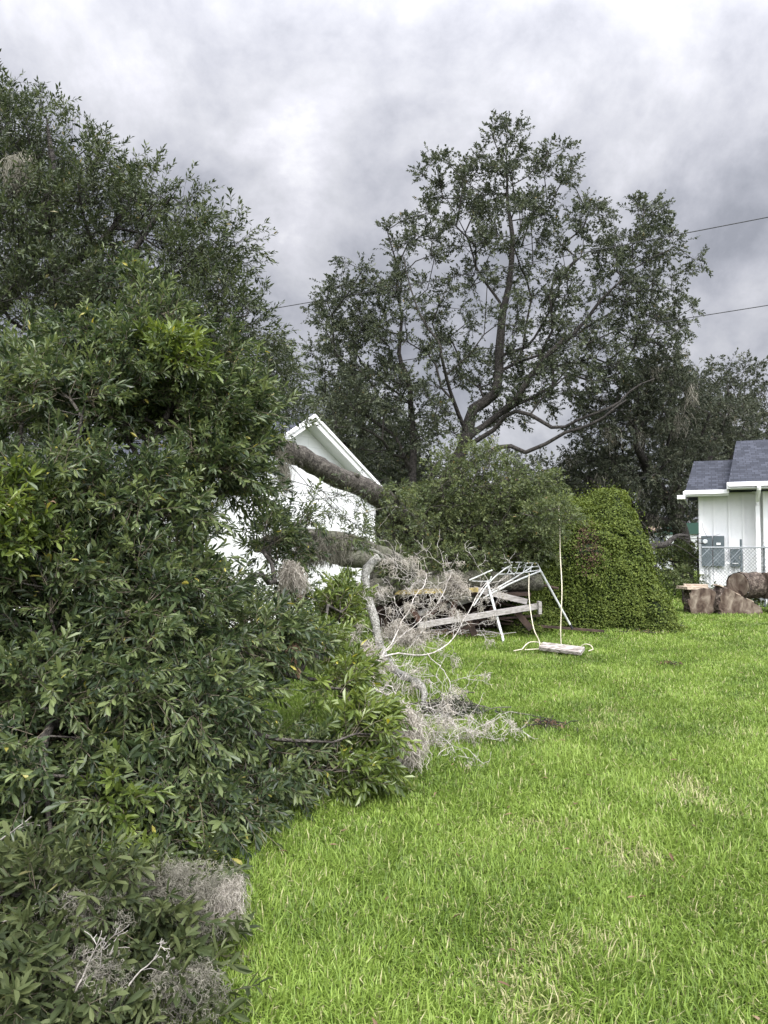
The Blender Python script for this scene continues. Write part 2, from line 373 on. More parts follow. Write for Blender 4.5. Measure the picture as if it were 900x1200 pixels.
def lawn():
    Vs = []; Qs = []; Rs = []; base = 0
    for (y0, y1, dens, L, W) in ((1.6, 4.2, 15000, .062, .0058), (4.2, 7.5, 8000, .060, .0075), (7.5, 12, 3400, .058, .010), (12, 19, 1200, .06, .016), (19, 34, 260, .08, .03)):
        hw = lambda y: .62 * y + .6
        n = int((y1 - y0) * (hw(y0) + hw(y1)) * dens); y = rng.uniform(y0, y1, n); x = rng.uniform(-1, 1, n) * hw(y)
        x0 = np.where(y < 12, -.36 * y - .2, -.2 * y)
        k = x > x0; x = x[k]; y = y[k]
        pz = vnoise(x + 20, y, .55, 1) * .6 + vnoise(x + 20, y, .17, 2) * .4; dry = vnoise(x + 30, y, .8, 3) * .55 + vnoise(x + 9, y, .25, 4) * .45
        keep = rng.uniform(size=len(x)) < np.clip(1.7 - 1.5 * np.clip(dry - .42, 0, 1) * 2.2, .25, 1); x = x[keep]; y = y[keep]; pz = pz[keep]; dry = dry[keep]
        n = len(x); az = rng.uniform(0, 2 * math.pi, n) * .85 + vnoise(x + 5, y, .35, 5) * 5; lean = rng.uniform(0, 1, n) ** .8 * 1.5 + .1
        l = L * rng.uniform(.5, 1.3, n) * (.6 + .8 * pz); wd = W * rng.uniform(.6, 1.2, n)
        h = np.stack([np.cos(az), np.sin(az), 0 * az], 1); sd = np.stack([-np.sin(az), np.cos(az), 0 * az], 1); sd = nrm(sd + h * rng.normal(size=(n, 1)) * .3)
        b = np.stack([x, y, np.zeros(n)], 1); upv = np.array([0, 0, 1.])
        c = np.cos(lean)[:, None]; s = np.sin(lean)[:, None]
        m = b + (upv * np.cos(lean * .5)[:, None] + h * np.sin(lean * .5)[:, None]) * (l * .55)[:, None]
        t = m + (upv * np.cos(lean * 1.4)[:, None] + h * np.sin(lean * 1.4)[:, None]) * (l * .5)[:, None]; t[:, 2] = np.maximum(t[:, 2], .01)
        w_ = wd[:, None] * sd * .5
        V = np.stack([b - w_, b + w_, m + w_ * .9, m - w_ * .9, t + w_ * .15, t - w_ * .15], 1)
        Q = (np.arange(n)[:, None, None] * 6 + np.array([[0, 1, 2, 3], [3, 2, 4, 5]])[None]).reshape(-1, 4)
        Vs.append(V.reshape(-1, 3)); Qs.append(Q + base); base += n * 6
        tone = np.clip(.12 + .6 * rng.uniform(0, 1, n) ** 1.2 + .5 * (vnoise(x + 40, y, .45, 6) - .5) + .3 * (pz - .5), 0, .72); yel = rng.uniform(size=n) < np.clip((dry - .60) * 2.4 * np.clip(1.6 - y * .16, .25, 1), .06, .45)
        tone = np.where(yel, rng.uniform(.8, 1, n), tone); Rs.append(np.repeat(tone, 2))
    V = np.vstack(Vs); Q = np.vstack(Qs); R = np.concatenate(Rs); print('grass quads', len(Q))
    m = bpy.data.materials.new('grass_blade'); m.use_nodes = True; nt = m.node_tree; b = nt.nodes['Principled BSDF']
    a = nt.nodes.new('ShaderNodeAttribute'); a.attribute_name = 'rnd'
    col = ramp(nt, a.outputs['Fac'], [(0, (.085, .14, .024)), (.35, (.165, .25, .038)), (.72, (.26, .355, .072)), (.8, (.36, .37, .15)), (1, (.44, .41, .23))])
    nt.links.new(col, b.inputs['Base Color']); b.inputs['Roughness'].default_value = .45; b.inputs['Specular IOR Level'].default_value = .3
    tr = nt.nodes.new('ShaderNodeBsdfTranslucent'); nt.links.new(col, tr.inputs[0]); mx = nt.nodes.new('ShaderNodeMixShader'); mx.inputs[0].default_value = .35
    nt.links.new(b.outputs[0], mx.inputs[1]); nt.links.new(tr.outputs[0], mx.inputs[2]); nt.links.new(mx.outputs[0], nt.nodes['Material Output'].inputs[0])
    tag(quads('grass', V, Q, m, None, R), 'short bright green lawn with dry yellow patches', 'grass', None, 'stuff')
lawn()

# ================================================================ WHITE GABLED HOUSE (left)
def gable_house():
    A = np.array([-1.72, 15.35]); B = np.array([-.22, 17.3]); dirw = (B - A) / np.linalg.norm(B - A); wR = np.linalg.norm(B - A); wL = 3.4
    nrmv = np.array([dirw[1], -dirw[0]]); back = -nrmv; Lh = 11.0; ez = 2.62; az_ = ez + .6 * wR; sl_ = (az_ - ez) / wR; lz = az_ - sl_ * wL
    root = empty('white_house', (A[0], A[1], 0), 'white painted gable house behind the fallen trunk, seen at its end wall', 'house')
    def p(s, z, o): q = A + dirw * s + nrmv * o; return [q[0], q[1], z]
    g_ = Geo(); V = [p(-wL, 0, 0), p(wR, 0, 0), p(wR, ez, 0), p(0, az_, 0), p(-wL, lz, 0), p(-wL, 0, -Lh), p(wR, 0, -Lh), p(wR, ez, -Lh), p(0, az_, -Lh), p(-wL, lz, -Lh), p(0, 0, 0), p(0, 0, -Lh)]
    g_.add(V, [[0, 10, 3, 4], [10, 1, 2, 3], [5, 9, 8, 11], [11, 8, 7, 6], [1, 6, 7, 2], [0, 4, 9, 5]])
    g_.build('wall', SIDING, root)
    rf = Geo(); fa = Geo(); sf = Geo(); oh = .32; eo = .35
    for sgn, wd in ((1, wR), (-1, wL)):
        e = wd + eo; ze = az_ - sl_ * e; t = .09
        top = [p(0, az_ + t + .02, oh), p(sgn * e, ze + t + .02, oh), p(sgn * e, ze + t + .02, -Lh - oh), p(0, az_ + t + .02, -Lh - oh)]
        bot = [[a, b_, c - t] for a, b_, c in top]
        rf.add(top + bot, [[0, 1, 2, 3], [4, 7, 6, 5], [0, 4, 5, 1], [1, 5, 6, 2], [2, 6, 7, 3], [3, 7, 4, 0]])
        # rake board and its shadow moulding
        for (hh, o1, o2, dz) in ((.17, oh + .003, oh + .033, 0), (.07, oh + .035, oh + .075, .02)):
            a = [p(0, az_ + t + .02 + dz, o1), p(sgn * e, ze + t + .02 + dz, o1), p(sgn * e, ze + t + .02 + dz - hh, o1), p(0, az_ + t + .02 + dz - hh, o1)]
            b_ = [p(0, az_ + t + .02 + dz, o2), p(sgn * e, ze + t + .02 + dz, o2), p(sgn * e, ze + t + .02 + dz - hh, o2), p(0, az_ + t + .02 + dz - hh, o2)]
            fa.add(a + b_, [[0, 3, 2, 1], [4, 5, 6, 7], [0, 1, 5, 4], [1, 2, 6, 5], [2, 3, 7, 6], [3, 0, 4, 7]])
        # eave fascia along the side
        c1 = p(sgn * (e + .016), ze + .03, oh); c2 = p(sgn * (e + .016), ze + .03, -Lh - oh); fa.bar(c1, c2, .028, .17)
        # boxed soffit under the rake
        a = [p(sgn * .0, az_ - .035, .004), p(sgn * e, ze - .035, .004), p(sgn * e, ze - .035, oh), p(0, az_ - .035, oh)]
        sf.add(a + [[x, y, z + .025] for x, y, z in a], [[0, 1, 2, 3], [4, 7, 6, 5], [0, 4, 5, 1], [2, 6, 7, 3], [1, 5, 6, 2], [0, 3, 7, 4]])
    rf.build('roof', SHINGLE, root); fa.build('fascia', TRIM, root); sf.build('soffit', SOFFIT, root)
    cb = Geo(); q = p(wR - .045, ez / 2, .013); cb.box(q, (.09, .025, ez - .02), rz=math.atan2(dirw[1], dirw[0])); cb.build('corner_board', TRIM, root)
def sidingf(nt, b):
    t = nt.nodes.new('ShaderNodeTexCoord'); v = objco(nt)
    br = nt.nodes.new('ShaderNodeTexBrick'); br.inputs['Scale'].default_value = 1; br.offset = .5
    cmbn = nt.nodes.new('ShaderNodeCombineXYZ'); sp = nt.nodes.new('ShaderNodeSeparateXYZ'); nt.links.new(v, sp.inputs[0])
    nt.links.new(mth(nt, 'ADD', mth(nt, 'MULTIPLY', sp.outputs[1], .9), mth(nt, 'MULTIPLY', sp.outputs[0], .43)), cmbn.inputs[0]); nt.links.new(sp.outputs[2], cmbn.inputs[1])
    nt.links.new(cmbn.outputs[0], br.inputs['Vector']); br.inputs['Brick Width'].default_value = .4; br.inputs['Row Height'].default_value = .2; br.inputs['Mortar Size'].default_value = .008
    br.inputs['Color1'].default_value = (.80, .81, .80, 1); br.inputs['Color2'].default_value = (.77, .78, .775, 1); br.inputs['Mortar'].default_value = (.70, .71, .70, 1)
    n = noise(nt, v, 1.4, 7, .65); mix = nt.nodes.new('ShaderNodeMixRGB'); mix.blend_type = 'MULTIPLY'; mix.inputs[0].default_value = 1
    nt.links.new(br.outputs[0], mix.inputs[1]); nt.links.new(ramp(nt, n, [(.3, (.9, .91, .88)), (.6, (1, 1, 1))]), mix.inputs[2]); nt.links.new(mix.outputs[0], b.inputs['Base Color'])
    bump(nt, b, mth(nt, 'MULTIPLY', br.outputs['Fac'], -1), .25, .006)
SIDING = mat('painted_block', (.78, .79, .78), .6, sidingf)
def shinglef(nt, b):
    t = nt.nodes.new('ShaderNodeTexCoord'); mp = nt.nodes.new('ShaderNodeMapping'); nt.links.new(t.outputs['Object'], mp.inputs[0])
    sp = nt.nodes.new('ShaderNodeSeparateXYZ'); nt.links.new(mp.outputs[0], sp.inputs[0]); cm = nt.nodes.new('ShaderNodeCombineXYZ')
    nt.links.new(sp.outputs[0], cm.inputs[0]); nt.links.new(mth(nt, 'MULTIPLY', sp.outputs[2], 1.9), cm.inputs[1])
    br = nt.nodes.new('ShaderNodeTexBrick'); br.offset = .37; br.squash = 1.0; br.inputs['Scale'].default_value = 1; nt.links.new(cm.outputs[0], br.inputs['Vector'])
    br.inputs['Brick Width'].default_value = .17; br.inputs['Row Height'].default_value = .12; br.inputs['Mortar Size'].default_value = .008; br.inputs['Bias'].default_value = 0
    br.inputs['Color1'].default_value = (.026, .029, .038, 1); br.inputs['Color2'].default_value = (.058, .063, .080, 1); br.inputs['Mortar'].default_value = (.022, .024, .03, 1)
    nt.links.new(br.outputs[0], b.inputs['Base Color']); bump(nt, b, noise(nt, mp.outputs[0], 60, 3, .7), .4, .01)
SHINGLE = mat('asphalt_shingle', (.05, .055, .07), .9, shinglef, .25)
gable_house()

# ================================================================ NEIGHBOUR HOUSE (right)
def right_house():
    Y = 20.0; k = Y / F
    x0 = at(808, 0, Y)[0]; ez = at(0, 578, Y)[2]; xs = at(873, 0, Y)[0]
    root = empty('board_and_batten_house', (x0, Y, 0), 'white board and batten house with dark shingle roof and grey electric meter boxes', 'house')
    L = 11.0
    g_ = Geo(); g_.box((x0 + L / 2, Y + 3.5, ez / 2), (L, 7, ez)); g_.build('wall', WHITE, root)
    b = Geo()
    for px in (818.5, 832, 847, 861): b.box((x0 + (px - 817) * Y / F * 1.05 + .03, Y - .02, ez / 2), (.05 if px > 819 else .1, .04, ez - .02))
    b.build('batten', TRIM, root)
    # front bay, proud of the wing, smooth stucco
    bay = Geo(); bx0 = xs; yf = Y - .35; bay.box(((bx0 + x0 + L) / 2, yf + .15, ez / 2 + .03), (x0 + L - bx0, .30, ez + .06)); bay.build('bay_wall', TRIM, root)
    # lower roof (wing) and higher roof, ridges run left-right with sloped hips at the left
    def roof(xl, xr, yE, zE, yR, zR, hip, name):
        g_ = Geo(); t = .06; V = []
        for dz in (0, -t):
            V += [[xl, yE, zE + dz], [xr, yE, zE + dz], [xr, yR, zR + dz], [xl + hip, yR, zR + dz]]
        V += [[xl, 2 * yR - yE, zE], [xr, 2 * yR - yE, zE], [xl, 2 * yR - yE, zE - t], [xr, 2 * yR - yE, zE - t]]
        g_.add(V, [[0, 1, 2, 3], [4, 7, 6, 5], [0, 4, 5, 1], [1, 5, 6, 2], [3, 2, 9, 8], [7, 10, 11, 6], [0, 3, 7, 4], [3, 8, 10, 7], [8, 9, 11, 10], [2, 6, 11, 9]])
        return g_.build(name, SHINGLE, root)
    yE = Y - .45; dl = at(803, 0, yE)[0]; zE1 = at(0, 577, yE)[2] + .05
    # ridge seen at py 541 for the low roof: choose slope so depth fits
    def ridge(pyr, ye, ze, slope):
        yy = ye
        for _ in range(400):
            yy += .02; z = ze + (yy - ye) * slope
            if z >= at(0, pyr, yy)[2]: break
        return yy, z
    y1, z1 = ridge(541, yE, zE1, .5); xr1 = at(861, 0, yE)[0]
    roof(dl, xr1 + 1.2, yE, zE1, y1, z1, .2, 'roof')
    yE2 = Y - .95; zE2 = at(0, 568, yE2)[2] + .03; y2, z2 = ridge(520, yE2, zE2, .5); xl2 = at(858, 0, yE2)[0]
    roof(xl2, x0 + L + .5, yE2, zE2, y2, z2, .3, 'roof')
    f = Geo()
    f.bar((dl - .02, yE - .02, zE1 - .07), (xl2 + .02, yE - .02, zE1 - .07), .03, .16); f.bar((xl2, yE2 - .02, zE2 - .07), (x0 + L + .5, yE2 - .02, zE2 - .07), .03, .17)
    f.bar((dl - .04, yE - .03, zE1 - .09), (dl - .04, yE + 4, zE1 - .09), .03, .16); f.bar((xl2 - .02, yE2 - .03, zE2 - .07), (xl2 - .02, yE - .04, zE2 - .07), .03, .17)
    # boxed return at the left end
    f.box((dl - .10, yE + .1, zE1 - .17), (.2, .5, .1))
    f.build('fascia', TRIM, root)
    gt = Geo()
    for (a, b_, yy, zz_) in ((dl - .02, xl2 + .02, yE - .085, zE1 - .05), (xl2, x0 + L + .5, yE2 - .085, zE2 - .05)):
        gt.bar((a, yy - .005, zz_), (b_, yy - .005, zz_), .09, .10)
    gt.build('gutter', TRIM, root)
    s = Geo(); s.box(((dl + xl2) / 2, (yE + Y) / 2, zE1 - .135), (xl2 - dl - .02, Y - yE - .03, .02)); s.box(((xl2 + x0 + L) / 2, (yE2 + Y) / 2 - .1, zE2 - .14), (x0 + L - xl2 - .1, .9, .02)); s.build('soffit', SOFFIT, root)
    d = Geo(); dx = at(875, 0, yf)[0]
    d.tube(spline([(dx, yE2 - .08, zE2 - .1), (dx, yE2 - .05, zE2 - .2), (dx, yf - .05, zE2 - .42), (dx, yf - .05, zE2 - .6)], 12), .05, 8); d.box((dx, yf - .048, (zE2 - .5) / 2 + .05), (.1, .07, zE2 - .75))
    d.build('downspout', TRIM, root)
    METERC = mat('grey_meter_paint', (.12, .145, .155), .5, noisy([(.3, (.065, .085, .092)), (.7, (.095, .118, .126))], 6, 4, bs=.05), .4)
    def pb(px0, px1, py0, py1, yy, dep, m, name, par=root):
        a = at(px0, py0, yy); c = at(px1, py1, yy); return box(name, ((a[0] + c[0]) / 2, yy + dep / 2, (a[2] + c[2]) / 2), (c[0] - a[0], dep, a[2] - c[2]), m, par, bevel=.008)
    mb = pb(824.5, 836.5, 628, 663.5, Y - .16, .14, METERC, 'meter_box'); pb(837, 849.5, 628, 663.5, Y - .15, .13, METERC, 'breaker_box'); pb(855, 867, 643, 663.5, Y - .14, .12, METERC, 'disconnect_box')
    c = at(829.5, 634.5, Y - .2); gd = Geo(); gd.tube([c + [0, .05, 0], c, c - [0, .015, 0]], [.062, .062, .05], 16); mg = mat('meter_glass', (.5, .52, .52), .15, spec=.6); gd.build('meter_dial', mg, root)
    for (a_, b_, c_, d_) in ((841, 845.5, 636, 638.5), (850.5, 855, 658.5, 660), (858, 864, 659.3, 660.3), (865.4, 866.6, 651, 655)):
        lb = Geo(); p1 = at(a_, c_, Y - .17); p2 = at(b_, d_, Y - .17); lb.box(((p1[0] + p2[0]) / 2, Y - .163, (p1[2] + p2[2]) / 2), (p2[0] - p1[0], .012, p1[2] - p2[2])); lb.build('meter_sticker', TRIM, root)
    cd = Geo()
    for px, y0, y1_ in ((829, 664, 706), (833, 664, 706), (859, 664, 700)):
        cd = Geo(); a = at(px, y0, Y - .06); cd.tube([a, (a[0], a[1], .02)], .02, 6); cd.build('conduit', SOFFIT, root)
    ct = Geo(); a = at(871, 632, yf - .05); ct.tube([(a[0], yf - .06, a[2]), (a[0], yf - .06, a[2] - .9)], .03, 6); ct.build('conduit', METERC, root)
    fl = Geo(); c = at(885, 577, yf - .03); fl.box((c[0], yf - .035, c[2]), (.14, .06, .08)); flo = fl.build('floodlight', TRIM, root)
    for sx in (-1, 1):
        h = Geo(); p0 = np.array([c[0] + sx * .05, yf - .07, c[2]]); h.tube([p0, p0 + [sx * .05, -.05, -.02], p0 + [sx * .06, -.06, -.03], p0 + [sx * .14, -.14, -.09]], [.02, .03, .05, .075], 10); h.build('lamp_head', TRIM, flo)
right_house()
bpy.data.objects['board_and_batten_house'].rotation_euler.z = math.radians(-23.5)

# ================================================================ FAR GREEN-GABLED HOUSE
def far_house():
    Y = 42; root = empty('distant_house', at(775, 700, Y) * [1, 1, 0], 'small far house with dark green gable seen just right of the ivy mound', 'house')
    wl, wr, ze = at(752, 0, Y)[0], at(806, 0, Y)[0], at(0, 626, Y)[2]
    pk = at(768, 613, Y); g_ = Geo(); g_.box(((wl + wr) / 2, Y + 4, ze / 2), (wr - wl, 8, ze)); g_.build('wall', mat('far_wall_paint', (.42, .44, .43), .7), root)
    gm = mat('dark_green_paint', (.02, .055, .04), .6); z2 = pk[2]; a = at(758, 624, Y - .3)
    G_ = Geo(); e = [(at(756, 0, Y)[0], Y - .1, ze), (wr + .3, Y - .1, ze), (wr + .3, Y - .1, at(0, 612, Y)[2]), (at(778, 0, Y)[0], Y - .1, at(0, 614, Y)[2])]
    G_.add(e + [(x, y + .15, z) for x, y, z in e], [[0, 1, 2, 3], [4, 7, 6, 5], [0, 4, 5, 1], [1, 5, 6, 2], [2, 6, 7, 3], [3, 7, 4, 0]]); G_.build('gable', gm, root)
    R_ = Geo(); q = [at(746, 622, Y - .6), at(762, 623, Y - .6), at(780, 614.5, Y + 1), at(752, 615, Y + 6)]; q = [list(v) for v in q]
    R_.add(q + [[x, y, z - .08] for x, y, z in q], [[0, 1, 2, 3], [4, 7, 6, 5], [0, 4, 5, 1], [1, 5, 6, 2], [2, 6, 7, 3], [3, 7, 4, 0]]); R_.build('roof', mat('tan_roof', (.2, .15, .11), .9), root)
    wn = Geo(); p1 = at(768, 629, Y); wn.box((p1[0] + .25, Y - .03, p1[2] - .45), (.62, .04, .9)); wo_ = wn.build('window', mat('dark_window_glass', (.03, .035, .04), .15, spec=.6), root)
    fr = Geo(); fr.box((p1[0] + .25, Y - .06, p1[2] - .45), (.04, .03, .9)); fr.box((p1[0] + .25, Y - .08, p1[2] - .02), (.7, .03, .05)); fr.build('frame', TRIM, wo_)
far_house()

# ================================================================ CHAIN LINK FENCE
GALV = mat('galvanised_steel', (.20, .215, .22), .45, metal=.6)
def fence(xa, xb, Y, h, label, post_x, yb=None, m=GALV, pitch=.085, wr=.0042):
    yb = Y if yb is None else yb
    root = empty('chain_link_fence', (xa, Y, 0), label, 'fence', 'chain link fences'); A = np.array([xa, Y]); Bv = np.array([xb, yb]); d = Bv - A; L = np.linalg.norm(d); d /= L
    P = lambda s, z, o=0: np.array([A[0] + d[0] * s + d[1] * o, A[1] + d[1] * s - d[0] * o, z])
    g_ = Geo(); g_.tube([P(0, h), P(L, h)], .02, 8); g_.build('top_rail', m, root)
    g_ = Geo(); g_.tube([P(0, .28), P(L, .28)], .006, 6); g_.build('tension_wire', m, root)
    for s in post_x:
        g_ = Geo(); g_.tube([P(s, 0, -.045), P(s, h + .03, -.045)], .026, 8); g_.tube([P(s, h + .03, -.045), P(s, h + .07, -.045)], [.032, .012], 8); g_.build('post', m, root)
    n = int((L + h) / pitch); a = []
    for i in range(n):
        s0 = -h + i * pitch
        for sg in (1, -1):
            p0, p1 = (s0, .04), (s0 + h - .06, h - .02)
            if sg < 0: p0, p1 = (s0, h - .02), (s0 + h - .06, .04)
            t0 = max(0, -p0[0] / (p1[0] - p0[0])); t1 = min(1, (L - p0[0]) / (p1[0] - p0[0]))
            if t1 <= t0 + .02: continue
            q0 = (p0[0] + (p1[0] - p0[0]) * t0, p0[1] + (p1[1] - p0[1]) * t0); q1 = (p0[0] + (p1[0] - p0[0]) * t1, p0[1] + (p1[1] - p0[1]) * t1)
            a.append([P(q0[0], q0[1], .018 + .004 * sg), P(q1[0], q1[1], .018 + .004 * sg)])
    a = np.array(a); V, Q = prisms(a, np.full((len(a), 2), wr)); quads('wire_mesh', V, Q, m, root)
fy = 17.9; fx = at(806, 0, fy)[0]; hf = at(0, 641.5, fy)[2]
fence(fx + .1, fx + 9, fy, hf, 'galvanised chain link fence in front of the white board and batten house', [at(883, 0, fy)[0] - fx - .1, at(883, 0, fy)[0] - fx + 2.3, at(883, 0, fy)[0] - fx + 4.8])
BLK = mat('dark_vinyl_wire', (.02, .018, .022), .5)
fence(at(745, 0, 23)[0], at(815, 0, 23)[0], 23, at(0, 657, 23)[2], 'low dark chain link fence beyond the right edge of the ivy mound', [.4, 1.7], m=BLK, wr=.004)

# ================================================================ TREES
def add_limbs(root, g_, m): g_.build('trunk', m, root, smooth=True)
def tree(name, loc, label, guides, gr, blobs, mind, bark, leafm, per, tl, nl, ll, lw, near=False, group='trees', k=.35, seg=.6, rtip=.012, exp=.45, spread=.9, off=.25, up=.15, extra_pts=None, twig_r=.004, cat='tree'):
    root = empty(name, loc, label, cat, group); pts = blob_pts(blobs, mind)
    if extra_pts is not None: pts = np.vstack([pts, extra_pts])
    g_, tips, D = grow(guides, gr, pts, k=k, seg=seg, rtip=rtip, exp=exp); g_.build('trunk', bark, root, smooth=True)
    n = foliage(root, tips, D, per, tl, nl, ll, lw, leafm, near, spread, bark=bark, off=off, up=up, names=('branch', 'crown'), twig_r=twig_r)
    print(name, 'tips', len(tips), 'leaf quads', n); return root, tips

Y = 25
G = [[at(500, 691, Y), at(512, 620, Y), at(524, 560, Y), at(548, 500, Y), at(582, 430, Y), at(592, 340, Y), at(597, 250, Y), at(594, 175, Y)],
     [at(535, 530, Y), at(575, 490, Y - .6), at(640, 425, Y - 1), at(695, 365, Y - 1.2), at(745, 310, Y - 1)],
     [at(505, 640, Y), at(485, 560, Y + .8), at(480, 470, Y + 1), at(472, 390, Y + 1), at(455, 330, Y + 1)],
     [at(540, 520, Y), at(600, 488, Y - 1), at(660, 492, Y - 2), at(720, 470, Y - 2.5), at(770, 440, Y - 2.5)],
     [at(520, 580, Y), at(580, 530, Y - 1.4), at(640, 522, Y - 2), at(700, 490, Y - 3), at(740, 470, Y - 3)],
     [at(578, 440, Y), at(620, 400, Y + 1.5), at(660, 330, Y + 2), at(690, 280, Y + 2)],
     [at(590, 360, Y), at(560, 310, Y + .5), at(530, 240, Y + .5)],
     [at(545, 505, Y), at(520, 440, Y - 1.5), at(500, 380, Y - 2), at(470, 300, Y - 2)]]
GR = [(.34, .02), (.14, .02), (.18, .02), (.09, .02), (.10, .02), (.07, .015), (.06, .015), (.08, .015)]
G = [[p + (rng.normal(size=3) * .11 if 0 < i else 0) for i, p in enumerate(spline(g_, len(g_) * 2))] for g_ in G]
oakb = [(592, 175, Y, 30, 28, .9, 12), (560, 215, Y, 55, 32, 1.6, 22), (640, 215, Y, 40, 40, 1.5, 16), (515, 245, Y, 38, 55, 1.6, 20), (595, 290, Y, 80, 60, 2.5, 44), (480, 300, Y, 38, 40, 1.6, 12),
        (700, 265, Y, 40, 35, 1.6, 14), (745, 290, Y, 38, 50, 2, 26), (770, 350, Y, 46, 60, 2.2, 28), (690, 350, Y, 60, 60, 2.8, 32), (425, 345, Y, 55, 40, 2, 26), (415, 420, Y, 55, 65, 2.5, 44), (490, 400, Y, 65, 75, 3, 38),
        (580, 400, Y, 75, 70, 3, 36), (660, 440, Y, 70, 60, 3, 34), (735, 420, Y, 60, 50, 2.6, 22), (450, 490, Y, 80, 50, 3, 60), (400, 380, Y, 40, 40, 2, 20), (560, 480, Y, 60, 40, 2, 16), (610, 455, Y, 60, 40, 2.6, 10), (640, 395, Y, 50, 50, 2.6, 12)]
oakb = [b_[:6] + (int(b_[6] * (.92 if b_[0] < 500 and b_[1] > 360 else 1)),) for b_ in oakb]
oak, oaktips = tree('oak_tree', (at(500, 0, Y)[0], Y, 0), 'tall open crowned oak standing in the middle behind the fallen branches', G, GR, oakb, .42, BARKD, L_FAR, 17, .5, 14, .115, .058, near=False, k=.3, seg=.55, rtip=.011, off=.22, spread=1.15)
# lower drooping boughs of a second oak to its right
Y = 22
G = [[at(800, 706, 30), at(800, 640, 30), at(790, 600, 29.5), at(765, 560, 28), at(745, 520, 26)], [at(792, 610, 29.5), at(770, 610, 28), at(720, 590, 27), at(690, 560, 26)], [at(795, 600, 29.5), at(830, 540, 30), at(850, 490, 30)]]
b2 = [(735, 470, 26, 60, 45, 2, 55), (770, 470, 27, 60, 40, 2, 50), (790, 540, 28, 50, 50, 2, 55), (730, 560, 27, 60, 45, 2, 50), (700, 500, 26, 45, 22, 1.6, 14), (690, 560, 28, 45, 35, 2, 35), (830, 500, 29, 50, 40, 2.2, 55), (765, 600, 29, 35, 30, 2, 26), (770, 435, 28, 35, 25, 2, 20)]
oak2, t2 = tree('oak_tree', (at(800, 0, 30)[0], 30, 0), 'dull mossy oak with drooping boughs left of the shingle roof', G, [(.4, .12), (.2, .08), (.2, .06)], b2, .42, BARKD, L_BACK, 11, .5, 12, .135, .068, k=.25, off=.3, spread=1.2, up=-.15)
# background wood: separate trees
def back_tree(px, top, bot, Y, w, n, label, lm=L_BACK, base=None):
    base = base or px; h = bot - top
    G = [[np.array([at(base, 0, Y)[0], Y, 0.]), at((px + base) / 2, bot - h * .1, Y), at(px, (top + bot) / 2, Y), at(px, top + h * .2, Y)]]
    bl = [(px, (top * .55 + bot * .45), Y, w, h * .5, 3.5, n), (px - w * .5, bot - h * .35, Y, w * .6, h * .35, 3, n // 2), (px + w * .5, bot - h * .4, Y, w * .6, h * .36, 3, n // 2), (px + w * .1, top + h * .25, Y, w * .55, h * .25, 2.5, n // 3)]
    tree('oak_tree', (at(base, 0, Y)[0], Y, 0), label, G, [(.4, .1)], bl, .5, BARKD, lm, 10, .7, 11, .2, .105, group='trees', k=.2, seg=1., off=.45, spread=1.3, twig_r=.006)
back_tree(855, 424, 640, 44, 60, 110, 'background oak rising right behind the dark shingle roof')
back_tree(935, 415, 640, 46, 60, 70, 'background oak at the right edge of the photo')
back_tree(790, 432, 640, 50, 55, 90, 'far grey green oak left of the shingle roof')
back_tree(700, 520, 690, 40, 50, 70, 'low dark background tree directly behind the ivy mound')
back_tree(620, 540, 700, 38, 50, 70, 'low dark background tree behind the broken swing frame')
back_tree(400, 440, 680, 33, 62, 120, 'dense background tree behind the peak of the white gable', L_FAR)
back_tree(470, 500, 690, 30, 45, 80, 'dark background tree below the left side of the tall oak', L_FAR)
back_tree(545, 560, 700, 36, 45, 60, 'low background tree behind the tangled green top', L_FAR)
back_tree(300, 440, 660, 34, 62, 90, 'background tree behind the roof of the white gable house', L_FAR)
back_tree(170, 450, 660, 38, 80, 90, 'background tree hidden behind the leaning laurel oak')
back_tree(20, 440, 660, 38, 80, 90, 'background tree at the far left behind the leaves')

